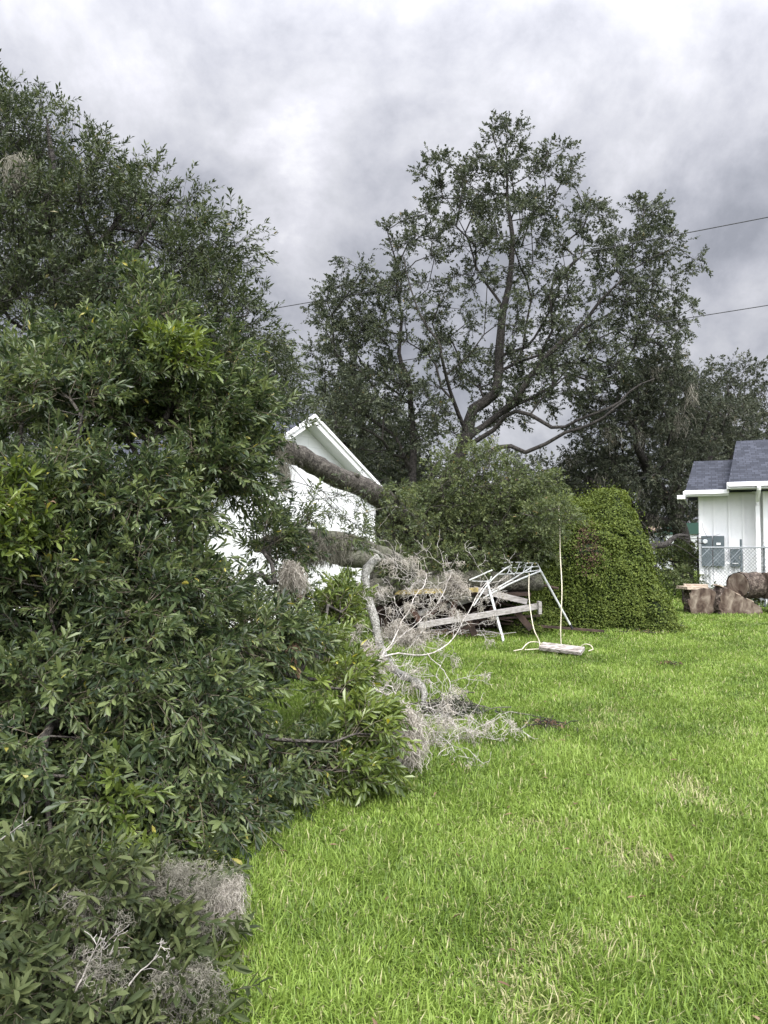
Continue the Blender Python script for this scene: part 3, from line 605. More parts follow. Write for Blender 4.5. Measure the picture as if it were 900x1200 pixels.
# ---------------- ivy-covered mound
def ivy_mound():
    Y0 = 14.9; root = empty('ivy_mound', (at(700, 0, Y0)[0], Y0, 0), 'tall rounded mound completely covered in bright green ivy', 'ivy mound')
    # cross-profile: right outline as in the photograph; extruded in depth with rounding
    prof = [(798, 736), (792, 722), (778, 692), (762, 666), (750, 634), (738, 606), (716, 584), (690, 584), (652, 587), (622, 594), (600, 625), (585, 660), (585, 735)]
    P = np.array([at(x, y, 13.35 + 1.3 * (735 - y) / 155) for x, y in prof]); P[:, 2] = np.maximum(P[:, 2], 0); P[0, 2] = P[-1, 2] = 0
    n = 90; m = 26; S_ = spline(P, n); S_[:, 2] = np.maximum(S_[:, 2], 0); ctr = np.array([at(690, 0, 14.3)[0], 0, 0.]); V = np.zeros((m, n, 3))
    for i, t in enumerate(np.linspace(0, 1, m)):
        a = t * math.pi; f = abs(math.sin(a)) ** .45; yy = Y0 - math.cos(a) * 1.35
        V[i, :, 0] = ctr[0] + (S_[:, 0] - ctr[0]) * (.72 + .28 * f); V[i, :, 2] = S_[:, 2] * (.0 + f); V[i, :, 1] = yy
        V[i, :, 1] -= (1 - S_[:, 2] / S_[:, 2].max()) * .35 * (1 - t) * 2
    nz = .15 * np.sin(V[..., 0] * 3.1 + V[..., 2] * 2.3) + .09 * np.sin(V[..., 0] * 7 - V[..., 2] * 5.2 + 1) + .05 * np.sin(V[..., 2] * 11 + V[..., 1] * 6)
    V[..., 1] -= nz; V[..., 2] = np.maximum(V[..., 2] + nz * .5 * (V[..., 2] > .05), 0)
    i = np.arange(m - 1)[:, None]; j = np.arange(n - 1)[None]; Q = np.stack([i * n + j, i * n + j + 1, (i + 1) * n + j + 1, (i + 1) * n + j], -1).reshape(-1, 4)
    quads('stem_mass', V.reshape(-1, 3), Q, mat('ivy_stem_mass', (.012, .02, .006), .95), root)
    Vf = V.reshape(-1, 3); A = Vf[Q[:, 0]]; B = Vf[Q[:, 1]]; Cc = Vf[Q[:, 2]]; D = Vf[Q[:, 3]]
    nn_ = np.cross(Cc - A, D - B); ar = np.linalg.norm(nn_, axis=1) / 2; nn_ = nrm(nn_); cen = (A + Cc) / 2; outw = (cen - np.array([ctr[0], Y0, .0])) * [1, 1.4, 1]
    nn_ *= np.sign(np.sum(nn_ * outw, 1))[:, None] + 1e-6
    N_ = 150000; q = rng.choice(len(Q), N_, p=ar / ar.sum()); u = rng.uniform(size=(N_, 1)); v = rng.uniform(size=(N_, 1))
    p = (A[q] * (1 - u) + B[q] * u) * (1 - v) + (D[q] * (1 - u) + Cc[q] * u) * v; nm = nn_[q]
    lump = vnoise(p[:, 0] + 50, p[:, 2] + p[:, 1] * .7 + 20, .22, 9); p = p + nm * (rng.uniform(-.02, .09, (N_, 1)) + .22 * rng.uniform(0, 1, (N_, 1)) * (rng.uniform(size=(N_, 1)) < .05) + .16 * (lump[:, None] - .4))
    brown = (np.hypot((p[:, 0] - at(678, 0, 13.7)[0]) / .35, (p[:, 2] - at(0, 640, 13.7)[2]) / .62) + rng.normal(size=N_) * .35 < .55) & (p[:, 1] < 14.5)
    dn = nm * .35 + rvec(N_) * .75 + np.array([0, 0, -.45]); up = nm * .9 + np.array([0, 0, .55]) + rvec(N_) * .45; s = rng.uniform(.7, 1.25, N_); tall = rng.uniform(size=N_) < .02
    lv, lq = leaf_geo(p, dn, up, .037 * s, .034 * s, False)
    k = p[:, 2] > .02; kk = k & ~brown; r = np.clip(rng.uniform(0, .8, N_) + .25 * (lump - .4), 0, .93)
    quads('ivy_leaves', lv, lq[kk], L_IVY, root, r[kk]); quads('dead_ivy_patch', lv.copy(), lq[k & brown & (rng.uniform(size=N_) < .6)], L_DRY, root, r[k & brown][:0] if False else None)
ivy_mound()

# ---------------- broken green crown in the middle (leafy top of the fallen tree)
Y = 12.5
G = [[at(455, 690, 14), at(480, 650, 13.9), at(520, 610, 13.7), at(560, 580, 13.4), at(600, 560, 13.2)], [at(520, 610, 13.7), at(560, 620, 13.2), at(610, 600, 13.2), at(650, 580, 13)], [at(480, 650, 13.9), at(490, 590, 13.8), at(510, 545, 13.4)], [at(500, 640, 13.8), at(540, 650, 13.2), at(600, 640, 13)], [at(600, 600, 13.2), at(630, 606, 12.2), at(668, 613, 11.2)]]
bb = [(550, 582, 13.4, 78, 42, .7, 110), (600, 600, 13.2, 50, 50, .6, 80), (510, 610, 13.6, 48, 44, .6, 70), (560, 632, 13.2, 75, 26, .6, 80), (470, 615, 13.9, 22, 34, .4, 22), (478, 650, 13.6, 28, 18, .4, 18), (555, 540, 13.4, 48, 18, .5, 22), (632, 575, 13, 24, 28, .4, 22), (625, 636, 13.2, 28, 22, .5, 24), (462, 588, 12.2, 18, 14, .3, 14), (478, 612, 12.4, 26, 22, .3, 22), (455, 615, 12.6, 16, 14, .3, 10), (645, 600, 11.8, 24, 12, .35, 34), (655, 603, 11.45, 18, 13, .2, 18), (470, 655, 12.1, 24, 18, .25, 16), (500, 655, 12.6, 40, 14, .3, 22), (560, 655, 12.6, 50, 12, .3, 18)]
tree('torn_treetop', at(455, 690, 13.2), 'torn off leafy green tree top lying over the wreckage in the middle', G, [(.11, .03), (.06, .02), (.06, .02), (.06, .02), (.014, .006)], bb, .17, BARK, L_WILT, 9, .28, 12, .07, .03, near=False, group=None, k=.25, seg=.25, rtip=.005, off=.1, spread=1.2, twig_r=.002, cat='tree top')

# ---------------- leaning laurel oak, upper left
def laurel():
    LOW = lambda bl: [(x - (8 if y < 260 else 0), y + (24 if y < 200 else 14 if y < 260 else 0), Y, rx, ry, rd, int(n * .85)) for x, y, Y, rx, ry, rd, n in bl]
    G = [[np.array([-6.2, 8.2, 0]), at(-150, 500, 8.2), at(-60, 400, 8), at(20, 330, 7.8), at(60, 220, 7.6), at(55, 140, 7.6)],
         [at(-150, 500, 8.2), at(-20, 430, 7.6), at(60, 405, 7.2), at(150, 395, 7), at(230, 380, 7), at(290, 370, 7)],
         [at(20, 330, 7.8), at(100, 300, 7.4), at(150, 240, 7.4), at(165, 190, 7.4)], [at(60, 400, 7.2), at(130, 330, 7), at(180, 260, 7), at(215, 210, 7)]]
    bl = [(35, 190, 7.8, 62, 92, .9, 150), (-60, 250, 7.8, 80, 130, 1, 60), (60, 300, 7.5, 95, 95, 1, 140), (135, 230, 7.4, 46, 75, .7, 84), (185, 275, 7.2, 46, 65, .7, 80), (225, 240, 7.2, 18, 40, .4, 14), (235, 330, 7.2, 55, 65, .7, 84), (270, 365, 7, 50, 40, .6, 50), (275, 290, 7.1, 18, 28, .3, 12),
          (120, 370, 7.2, 140, 60, .8, 150), (100, 420, 6.4, 130, 40, .5, 60), (215, 400, 6.6, 80, 50, .5, 50), (290, 410, 7.4, 50, 40, .5, 60), (320, 440, 8.4, 40, 40, .6, 55), (340, 490, 8.6, 26, 24, .4, 22), (60, 105, 7.8, 22, 22, .3, 12), (20, 96, 7.8, 20, 20, .4, 12), (110, 150, 7.5, 26, 20, .3, 10)]
    r, t = tree('leaning_laurel_oak', (-6.2, 8.2, 0), 'tall dark laurel oak leaning in from the left, its crown against the sky', G, [(.24, .008), (.13, .008), (.06, .005), (.05, .005)], shrink(LOW(bl), 1.5), .19, BARKD, L_FAR2, 10, .36, 16, .064, .020, near=False, group='trees', k=.3, seg=.3, rtip=.005, off=.1, spread=.8, up=.5, twig_r=.002)
    return t
L_FAR2 = leafmat('laurel_oak_leaf', (.022, .032, .016), (.046, .062, .027), (.095, .115, .052), (.22, .19, .09), .2, .42, .4)
lt = laurel()

# ---------------- the fallen tree: near leaves, trunk, limbs
def fallen():
    root = empty('fallen_tree', (-1.4, 6.5, 0), 'fallen tree filling the left foreground, its trunk lying across the white gable', 'tree')
    # main trunk crossing in front of the gable
    a = Geo(); P = spline([at(40, 415, 7.6), at(140, 450, 8.4), at(250, 487, 9.4), at(325, 522, 10.4), at(385, 553, 11.4), at(450, 587, 12.4), at(500, 640, 13.4), at(520, 700, 13.9)], 60)
    P += rng.normal(size=P.shape) * .01; a.tube(P, np.linspace(.115, .195, 60) * (1 + .02 * np.sin(np.arange(60) * .35) + .012 * rng.normal(size=60)), 20, rough=.045)
    for (px, py, Y, s) in ((380, 545, 11.25, .05), (352, 545, 10.8, .035), (418, 560, 11.8, .045)):
        q = at(px, py, Y); a.tube([q, q + [0, -.1, .03], q + [0, -.14, .04]], [s * 1.5, s, s * .4], 8)
    a.build('trunk', BARK, root, smooth=True)
    # lower mossy limbs
    b = Geo()
    b.tube(spline([at(300, 640, 8.8), at(350, 628, 9.4), at(400, 634, 10), at(440, 648, 10.6), at(480, 670, 11.4)], 30), np.linspace(.08, .15, 30), 12, rough=.16)
    b.tube(spline([at(360, 640, 9.4), at(400, 655, 9.8), at(436, 655, 10.2)], 20), np.linspace(.05, .14, 20), 10, rough=.1); b.build('mossy_limb', BARKM, root, smooth=True)
    c = Geo(); c.tube(spline([at(375, 648, 9.2), at(405, 643, 9.3), at(440, 646, 9.6), at(452, 660, 9.8)], 24), np.linspace(.014, .026, 24), 8, rough=.1); c.build('grey_limb', BARKL, root, smooth=True)
    pl = [(444, 652, 9.9), (428, 672, 9.6), (432, 700, 9.2), (440, 730, 8.7), (446, 760, 8.2), (462, 785, 7.9), (488, 800, 7.7), (497, 812, 7.5), (494, 830, 7.2)]
    e = Geo(); e.tube(spline([at(*p) for p in pl], 44), np.concatenate([np.linspace(.058, .040, 34), np.linspace(.038, .022, 10)]) * (1 + .12 * rng.normal(size=44)), 12, rough=.14)
    e.tube(spline([at(470, 842, 7.1), at(485, 834, 7.15), at(500, 826, 7.3)], 8), [.03, .032, .034, .036, .037, .038, .038, .038], 8); e.build('lichen_limb', BARKL, root, smooth=True)
    # near foliage
    G = [[np.array([-1.9, 5.6, .0]), np.array([-1.7, 5.4, .7]), at(150, 600, 5.6), at(190, 500, 5.8), at(220, 440, 6)], [np.array([-1.7, 5.4, .7]), at(60, 640, 5), at(20, 540, 5)],
         [np.array([-1.9, 5.6, .1]), at(200, 800, 4.8), at(300, 860, 4.6), at(390, 870, 4.6)], [np.array([-1.9, 5.5, .1]), at(60, 850, 4), at(60, 1000, 3.4)], [at(150, 600, 5.6), at(240, 560, 6), at(300, 520, 6.4)]]
    dark = [(90, 480, 5.6, 100, 55, .8, 80), (180, 440, 5.9, 75, 60, .6, 60), (200, 392, 6.1, 34, 40, .4, 20), (110, 415, 6.0, 50, 36, .5, 22), (30, 440, 5.9, 50, 40, .5, 22), (265, 425, 6.6, 30, 36, .4, 18), (160, 350, 6.4, 26, 40, .3, 10), (245, 500, 6.2, 75, 55, .6, 80), (285, 480, 6.4, 40, 40, .5, 34), (120, 590, 5.2, 130, 70, .8, 105), (250, 543, 6, 56, 36, .5, 40), (270, 572, 6.2, 50, 22, .3, 26), (262, 690, 6.4, 40, 18, .3, 18), (232, 620, 5.8, 22, 40, .2, 12), (200, 580, 5.6, 45, 40, .5, 26), (290, 540, 6.4, 26, 32, .3, 14),
            (60, 680, 4.9, 110, 90, .8, 88), (180, 700, 5.1, 85, 80, .7, 80), (300, 745, 5.6, 75, 38, .6, 60), (250, 718, 5.6, 36, 22, .4, 14), (130, 800, 4.6, 140, 90, .8, 115), (250, 830, 4.6, 60, 60, .6, 55), (40, 900, 4.0, 110, 100, .7, 85), (170, 930, 4.1, 110, 90, .6, 88), (260, 950, 4.1, 60, 60, .4, 44), (320, 900, 4.7, 60, 45, .4, 40), (330, 960, 4.5, 60, 38, .4, 34),
            (318, 635, 8.2, 24, 42, .4, 36), (345, 700, 8.2, 30, 22, .4, 18), (-40, 700, 4.5, 80, 200, .8, 60), (-60, 480, 5.4, 90, 90, .8, 40), (405, 632, 9.2, 34, 14, .15, 9), (350, 650, 8.6, 16, 20, .2, 8), (360, 610, 8.6, 20, 16, .3, 5)]
    light = [(425, 850, 4.9, 44, 34, .3, 42), (400, 900, 4.8, 62, 45, .35, 66), (430, 940, 4.7, 40, 40, .3, 34), (385, 960, 4.6, 62, 36, .3, 44), (400, 800, 5.4, 40, 25, .3, 16), (380, 760, 6.4, 35, 30, .3, 18), (395, 715, 7.6, 35, 34, .3, 30), (410, 700, 8, 16, 22, .2, 8), (200, 425, 5.7, 40, 40, .3, 22), (130, 940, 3.7, 50, 30, .2, 16), (180, 1000, 3.5, 60, 20, .2, 10), (20, 620, 4.4, 50, 60, .3, 20)]
    low = [(50, 1070, 2.8, 90, 60, .35, 56), (140, 1100, 2.8, 70, 55, .3, 50), (205, 1110, 2.85, 50, 50, .2, 30), (20, 1170, 2.45, 80, 60, .25, 40), (110, 1180, 2.5, 70, 40, .2, 34), (200, 1180, 2.55, 50, 35, .15, 24), (215, 1060, 3.2, 40, 30, .3, 16), (60, 1230, 2.3, 100, 40, .2, 30), (190, 1240, 2.35, 60, 30, .2, 20)]
    pts = blob_pts(shrink(dark), .12); g1, t1, D1 = grow(G, [(.09, .012), (.05, .008), (.04, .006), (.045, .008), (.04, .008)], pts, k=.3, seg=.2, rtip=.0045); g1.build('branch', BARK, root, smooth=True)
    D1 = D1 + np.array([.15, -.35, .1])
    n = foliage(root, t1, D1, 9, .28, 15, .074, .021, L_NEAR, True, 1.0, bark=DEADT, names=('twigs', 'leaves'), off=.08, up=.12)
    top = t1[t1[:, 2] > 1.3]; top = top[rng.choice(len(top), min(110, len(top)), replace=False)]
    foliage(root, top, np.tile([.1, -.15, 1.], (len(top), 1)), 2, .46, 24, .072, .020, L_NEAR, True, .45, bark=DEADT, names=('twigs', 'upright_leaves'), off=.05, up=.5)
    w_ = t1[rng.choice(len(t1), 34, replace=False)]; foliage(root, w_, rvec(34) + [.1, -.6, -.3], 2, .26, 13, .066, .017, L_DRY, True, .5, bark=DEADT, names=('twigs', 'withered_leaves'), off=.05, up=-.3)
    p2 = blob_pts(shrink(light), .10); g2, t2, D2 = grow(G, [(.02, .006)] * 5, p2, k=.3, seg=.2, rtip=.004); g2.build('branch', BARK, root, smooth=True)
    n2 = foliage(root, t2, D2 + np.array([.1, -.3, .2]), 9, .22, 13, .082, .022, L_LIGHT, True, .75, bark=DEADT, names=('twigs', 'young_leaves'), off=.08, up=.25)
    p3 = blob_pts(low, .085, .02); g3, t3, D3 = grow(G, [(.02, .006)] * 5, p3, k=.3, seg=.2, rtip=.0035); g3.build('branch', BARK, root, smooth=True)
    n3 = foliage(root, t3, D3 + np.array([0, -.3, .35]), 6, .17, 11, .072, .019, L_GREY, True, .8, bark=DEADT, names=('twigs', 'leaves'), off=.06, up=.3, twig_r=.0016)
    # thin sprigs hanging in front of the white wall
    out = []; 
    for s, e_ in (((330, 560, 9), (430, 600, 9.5)), ((340, 545, 9), (400, 640, 9.2)), ((350, 590, 9), (440, 560, 9.8)), ((345, 615, 8.8), (425, 625, 9.6)), ((360, 560, 9.2), (410, 600, 9.2))):
        a0 = at(*s); b0 = at(*e_); bare(a0, b0 - a0, np.linalg.norm(b0 - a0), 2, 3, .005, out, .25, False)
    g4 = Geo(); o_ = []; d_ = []
    for P_, R_ in out:
        g4.tube(P_, R_, 4, caps=False)
        for i in range(2, 8, 2): o_.append(P_[i]); d_.append(P_[i] - P_[i - 1])
    g4.build('sprig', BARKD, root); foliage(root, np.array(o_), nrm(np.array(d_)), 1, .12, 6, .055, .016, L_FAR2, True, .6, bark=BARKD, names=('sprig_twigs', 'sprig_leaves'), off=.01, up=0)
    print('fallen leaves', len(t1), n, len(t2), n2, len(t3), n3)
    return root, t1, t3
DEADT = mat('green_twig', (.15, .125, .09), .8)
L_GREY = leafmat('dull_olive_leaf', (.024, .034, .014), (.052, .070, .026), (.105, .125, .050), (.2, .19, .08), .24, .6, .25)  # duller, less glossy olive leaves for the lowest clumps
fr, ft1, ft3 = fallen()

# big mossy logs of the fallen stem lying on the ground
def biglog():
    root = empty('fallen_log', (at(440, 0, 13)[0], 13, 0), 'massive grey mossy trunk lying across the ground over the crushed lumber', 'log')
    g_ = Geo(); P = spline([at(370, 712, 11.8), at(430, 696, 12.2), at(480, 685, 12.4), at(560, 681, 12.6), at(632, 682, 12.9)], 40); P += rng.normal(size=P.shape) * .012
    g_.tube(P, np.linspace(.25, .14, 40), 16, rough=.09); g_.build('trunk', BARKM, root, smooth=True)
    r = Geo()
    for i in range(34):
        s = at(rng.uniform(440, 500), rng.uniform(640, 690), rng.uniform(12.4, 13.1)); e = s + rng.normal(size=3) * [.35, .2, .25]; m_ = (s + e) / 2 + rng.normal(size=3) * .1
        r.tube(spline([s, m_, e], 9), np.linspace(rng.uniform(.03, .10), .015, 9), 8, rough=.3)
    for i in range(7):
        s = at(440 + i * 9, 668 - i % 3 * 6, 12.8); r.tube(spline([s, s + [.25, .1, .05], s + [.6, 0, -.1]], 8), np.linspace(.13, .05, 8), 10, rough=.3)
    r.build('root_mass', BARKM, root, smooth=True)
biglog()

# ================================================================ CRUSHED LUMBER
OLDW = mat('weathered_wood', (.3, .28, .26), .85, noisy([(.3, (.16, .145, .13)), (.6, (.36, .34, .32))], 5, 6, (1, 8, 8), .3))
DARKW = mat('rotten_dark_wood', (.05, .035, .028), .9, noisy([(.3, (.018, .013, .011)), (.65, (.075, .05, .038))], 6, 6, bs=.5))
YEL = mat('yellow_board', (.45, .36, .12), .7, noisy([(.35, (.10, .08, .04)), (.6, (.36, .28, .10))], 14, 6, bs=.1))
REDW = mat('rust_brown_board', (.14, .07, .05), .85, noisy([(.3, (.035, .02, .015)), (.7, (.11, .065, .048))], 8, 5, bs=.2))
def wreck():
    root = empty('crushed_shed', (at(540, 0, 13)[0], 13, 0), 'crushed dark timber shed pinned under the fallen trunk, boards sticking out', 'shed')
    g_ = Geo(); g_.bar(at(462, 694, 12.2), at(560, 691, 12.2), .12, .07); g_.build('yellow_beam', YEL, root)
    g_ = Geo(); g_.bar(at(555, 690, 12.3), at(617, 705, 12.3), .12, .09); g_.bar(at(478, 722, 12.5), at(560, 700, 12.9), .1, .08); g_.build('roof_board', OLDW, root)
    g_ = Geo()
    for i in range(34):
        a = at(rng.uniform(462, 580), rng.uniform(698, 735), rng.uniform(12.7, 13.5)); d = rng.normal(size=3) * [.8, .25, .28]; b_ = a + d; b_[2] = max(b_[2], .05); a[2] = max(a[2], .05)
        g_.bar(a, b_, rng.uniform(.06, .2), rng.uniform(.02, .05))
    g_.build('broken_board', DARKW, root)
    for a_, b_, w_ in ((at(478, 706, 12.4), at(492, 728, 12.3), .16), (at(534, 702, 12.5), at(528, 726, 12.4), .1), (at(571, 722, 12.5), at(586, 700, 12.6), .1)):
        g_ = Geo(); g_.bar(a_, b_, w_, .03); g_.build('brown_board', REDW, root)
    g_ = Geo(); 
    for i in range(26):
        a = at(rng.uniform(560, 630), rng.uniform(670, 715), rng.uniform(12.9, 13.4)); b_ = a + rng.normal(size=3) * [.35, .1, .14]; g_.tube([a, (a + b_) / 2 + .02, b_], rng.uniform(.012, .035), 6)
    g_.build('splintered_lath', DARKW, root)
    w_ = Geo(); w_.box(at(533, 714, 13.6), (3.0, .08, .85)); w_.box(at(452, 712, 13.2), (.08, 1.0, .7)); w_.bar(at(450, 694, 13.0), at(615, 694, 13.0), 1.1, .05); w_.build('added_dark_panel', DARKW, root)  # added back, side and cover sheets that make the shed's inside dark
    # long rail with end plate and legs
    t = empty('wooden_rail', at(560, 718, 11.9), 'long grey weathered rail on short dark legs in front of the crushed shed', 'rail')
    g_ = Geo(); g_.bar(at(490, 733, 11.6), at(632, 710, 12.2), .09, .085); o = g_.build('rail', OLDW, t)
    g_ = Geo(); g_.box(at(632, 712, 12.15), (.05, .16, .2)); g_.build('end_plate', OLDW, t)
    for (x, y, x2, y2) in ((604, 716, 622, 737), (548, 724, 556, 744)):
        g_ = Geo(); a = at(x, y, 12.2); b_ = at(x2, y2, 12.2); b_[2] = max(0.02, b_[2]); g_.bar(a, b_, .1, .1); g_.build('leg', DARKW, t)
wreck()

# ================================================================ BROKEN SWING FRAME
SWM = mat('white_enamel_tube', (.55, .57, .55), .45, noisy([(.33, (.22, .15, .10)), (.40, (.42, .43, .42)), (.6, (.58, .60, .58))], 12, 6, bs=.0), .4)
def swing_frame():
    root = empty('broken_swing_set', at(600, 735, 12.2) * [1, 1, 0], 'bent white metal swing set frame with ladder bars leaning on the wreckage', 'swing set')
    def tb(name, ps, r=.018):
        g_ = Geo(); g_.tube(spline([at(*p) for p in ps], max(2, len(ps) * 4)) if len(ps) > 2 else [at(*p) for p in ps], r * .8, 8); g_.build(name, SWM, root, smooth=True)
    tb('leg', [(571, 682, 12.3), (590.5, 753, 11.75)], .028); tb('leg', [(634, 670, 12.4), (668, 732, 12.6)], .024)
    fl = at(668, 732, 12.6); g_ = Geo(); g_.tube([fl, at(671, 737, 12.6)], .02, 8); g_.build('foot_cap', BLK, root)
    tb('top_bar', [(550, 680, 12.3), (577, 668, 12.3)], .016); tb('top_bar', [(553, 681, 12.4), (572, 681, 12.3), (576, 675, 12.3)], .014)
    tb('cross_bar', [(566, 701, 12.2), (600, 683, 12.3), (634, 669, 12.4)], .018); tb('cross_bar', [(572, 695, 12.25), (600, 679, 12.4), (624, 664, 12.5)], .016)
    tb('cross_bar', [(555, 710, 12.1), (573, 683, 12.3), (590, 668, 12.4), (600, 662, 12.4)], .015)
    # ladder: two rails and rungs
    A_ = [(583, 659, 12.8), (632, 661, 12.6)]; B_ = [(590, 674, 12.5), (634, 668, 12.4)]
    tb('ladder_rail', [(583, 659.5, 12.8), (601, 659, 12.8)], .014); tb('ladder_rail', [(604, 659, 12.8), (630, 660, 12.7)], .014); tb('ladder_rail', [(583, 673, 12.5), (606, 672, 12.5), (634, 668, 12.4)], .014); tb('ladder_rail', [(588, 666, 12.6), (630, 664, 12.6)], .012)
    for (x1, y1, x2, y2) in ((592, 664, 603, 674), (600, 662, 594, 673), (609, 660, 604, 672), (617, 660, 613, 671), (624, 660, 621, 670), (630, 661, 634, 669), (606, 666, 618, 660)):
        tb('rung', [(x1, y1, 12.75), (x2, y2, 12.45)], .012)
swing_frame()
ROPE = mat('pale_rope', (.52, .47, .36), .9, noisy([(.35, (.42, .38, .28)), (.6, (.60, .55, .43))], 60, 3, bs=.3))
def swing_seat():
    Y = 11.0; root = empty('swing_seat', at(658, 765, Y) * [1, 1, 0], 'white plank swing seat with loops of pale rope hanging just over the lawn', 'swing seat')
    g_ = Geo(); a = at(634, 757, 10.7); b_ = at(683, 763, 10.35); g_.bar(a, b_, .17, .045, up=(0, -.45, 1)); o = g_.build('plank', mat('bleached_plank', (.6, .56, .5), .8, noisy([(.4, (.12, .10, .085)), (.55, (.36, .33, .30))], 6, 6, (1, 6, 6), .2)), root)
    for ps in ([(654, 584, 13.0), (656, 620, 12.1), (656.5, 650, 11.6), (658.5, 690, 11), (657, 735, 10.85), (658, 758, 10.8), (662, 772, 10.6), (672, 780, 10.5)],
               [(620, 672, 12.2), (620, 700, 11.5), (625, 735, 11), (632, 752, 10.9), (632, 768, 10.8), (624, 776, 10.75), (615, 777, 10.7)],
               [(602, 777, 10.6), (611, 762, 10.75), (620, 753, 10.9), (632, 753, 11), (637, 758, 11)],
               [(679, 760, 10.9), (685, 755, 10.85), (693, 757, 10.8), (695, 766, 10.75), (690, 778, 10.6)]):
        g_ = Geo(); P_ = spline([at(*p) for p in ps], 30); P_[:, 2] = np.maximum(P_[:, 2], .05); g_.tube(P_, .0075, 6); g_.build('rope', ROPE, root)
swing_seat()
# dark hanging scrap tool silhouettes against the wall (black bracket)
def bracket():
    g_ = Geo(); g_.tube([at(401, 690, 9.8), at(400, 675, 9.8), at(407, 668, 9.8)], .014, 6); g_.tube([at(402, 674, 9.8), at(422, 691, 9.9)], .009, 6); g_.tube([at(407, 668, 9.8), at(420, 690, 9.8)], .008, 6)
    g_.box(at(400, 675.5, 9.8), (.05, .05, .04)); g_.box(at(407, 668, 9.8), (.06, .05, .05))
    tag(g_.build('metal_bracket', BLK), 'small black bent metal bracket standing up before the white wall', 'bracket')
bracket()

# ================================================================ CUT LOGS on the right
CUT = mat('cut_wood', (.35, .25, .18), .9, noisy([(.34, (.035, .022, .016)), (.45, (.085, .060, .044)), (.56, (.135, .105, .080)), (.68, (.24, .20, .155))], 7, 9, (1, 1, .6), bs=.5, bd=.02, dist=.6))
LBARK = mat('red_brown_bark', (.12, .08, .06), .95, barkf((.020, .015, .012), (.075, .055, .043), (.20, .165, .135), None, .8))
def log_round(c, r, L, ax, label, name='cut_log', kcol=CUT, seed=0):
    """a barrel of trunk: bark + two cut faces; ax is its axis"""
    c = np.asarray(c, float); ax = nrm(np.asarray(ax, float)); root = empty(name, c, label, 'log', 'cut logs piled by the fence')
    g_ = Geo(); t = np.linspace(-.5, .5, 9)[:, None]; P = c + ax * t * L; rs = r * (1 + .03 * np.sin(np.arange(9) * .9 + seed)); g_.tube(P, rs, 26, caps=False, rough=.035); g_.build('bark', LBARK, root)
    for s in (-1, 1):
        q = Geo(); e = c + ax * s * (L / 2); q.tube([e - ax * s * .02, e + ax * s * .006], [r * .97, r * .93], 18); q.build('cut_face', kcol, root)
def log_wedge(c, d, prof, label, rz):
    """a split block: its outline (x, z) cut across the trunk, bark round the edge, cut faces front and back"""
    root = empty('split_log', c, label, 'log', 'cut logs piled by the fence'); V = []; pr = np.array([[np.interp(t, range(len(prof)), [q[m] for q in prof]) for m in (0, 1)] for t in np.linspace(0, len(prof) - 1, 29)]); pr[1:-1] += rng.normal(size=(27, 2)) * .008; k = 29
    cc, ss = math.cos(rz), math.sin(rz)
    for j, yy in enumerate(np.linspace(-d / 2, d / 2, 6)):
        for i in range(k):
            x, z = pr[i][0], max(pr[i][1], 0); e = .96 if j in (0, 5) else 1; x = x * e + rng.normal() * .012; z = z * e + (rng.normal() * .012 if z > .02 else 0)
            V.append([c[0] + x * cc - yy * ss, c[1] + x * ss + yy * cc, max(0, c[2] + z)])
    Q = [[j * k + i, j * k + i + 1, (j + 1) * k + i + 1, (j + 1) * k + i] for j in range(5) for i in range(k - 1)]
    g_ = Geo(); g_.add(V, Q); g_.build('bark', LBARK, root)
    for j, sg in ((0, -.006), (5, .006)):
        W_ = [V[j * k + i] for i in range(k)]; ctr = list((np.array(W_[0]) + np.array(W_[-1])) / 2 + [-ss * sg, cc * sg, .0]); F_ = [[x - ss * sg, y + cc * sg, z] for x, y, z in W_] + [ctr]
        f = Geo(); f.add(F_, [[i, i + 1, i + 2, k] for i in range(0, k - 1, 2)]); f.build('cut_face', CUT, root)
Y = 16.6
log_round(at(876, 686, Y), .29, .66, (1, .5, -.02), 'thick log round with bark lying on top of the split logs by the fence', seed=1)
log_round(at(912, 686, Y), .30, .66, (1, .1, .02), 'log round at the right edge of the photo lying on the upper row', seed=4)
log_round(np.array([at(900, 0, Y)[0], Y, .24]), .235, .6, (.35, 1, 0), 'short log under the upper rounds with its cut end facing the lawn', seed=3)
log_round(np.array([at(925, 0, Y)[0], Y + .1, .27]), .26, .7, (.2, 1, 0), 'log at the bottom of the pile beyond the right edge', seed=5)
WX = at(846, 0, Y)[0]
log_wedge(np.array([WX, Y - .1, 0]), .42, [(-.46, 0), (-.53, .2), (-.46, .45), (-.36, .62), (-.1, .5), (.2, .33), (.5, .16), (.52, 0)], 'big triangular split log with a pale slanting top edge', .06)
log_wedge(np.array([at(811, 0, Y)[0], Y + .1, 0]), .5, [(-.3, 0), (-.34, .2), (-.31, .42), (-.28, .56), (0, .6), (.26, .55), (.3, .3), (.26, .12), (.16, 0)], 'dark reddish split log with a pale cut top beside the ivy mound', -.1)
pl_ = Geo()
pl_.bar((WX - .42, Y - .12, .645), (WX + .34, Y - .06, .275), .3, .025); tag(pl_.build('wood_slab', mat('fresh_slab', (.5, .43, .33), .8, noisy([(.3, (.16, .11, .08)), (.5, (.36, .29, .22)), (.7, (.5, .43, .34))], 8, 6, (1, 3, 3)))), 'pale freshly split slab lying along the slanting edge of the triangular log', 'wood slab')
pl_ = Geo(); pl_.box(at(811, 688.5, Y + .1), (.52, .42, .06), .2); pl_.box(at(815, 686, Y + .35), (.5, .3, .05), -.3); tag(pl_.build('wood_slab', bpy.data.materials['fresh_slab']), 'pale broken slab resting on the reddish split log beside the ivy mound', 'wood slab')

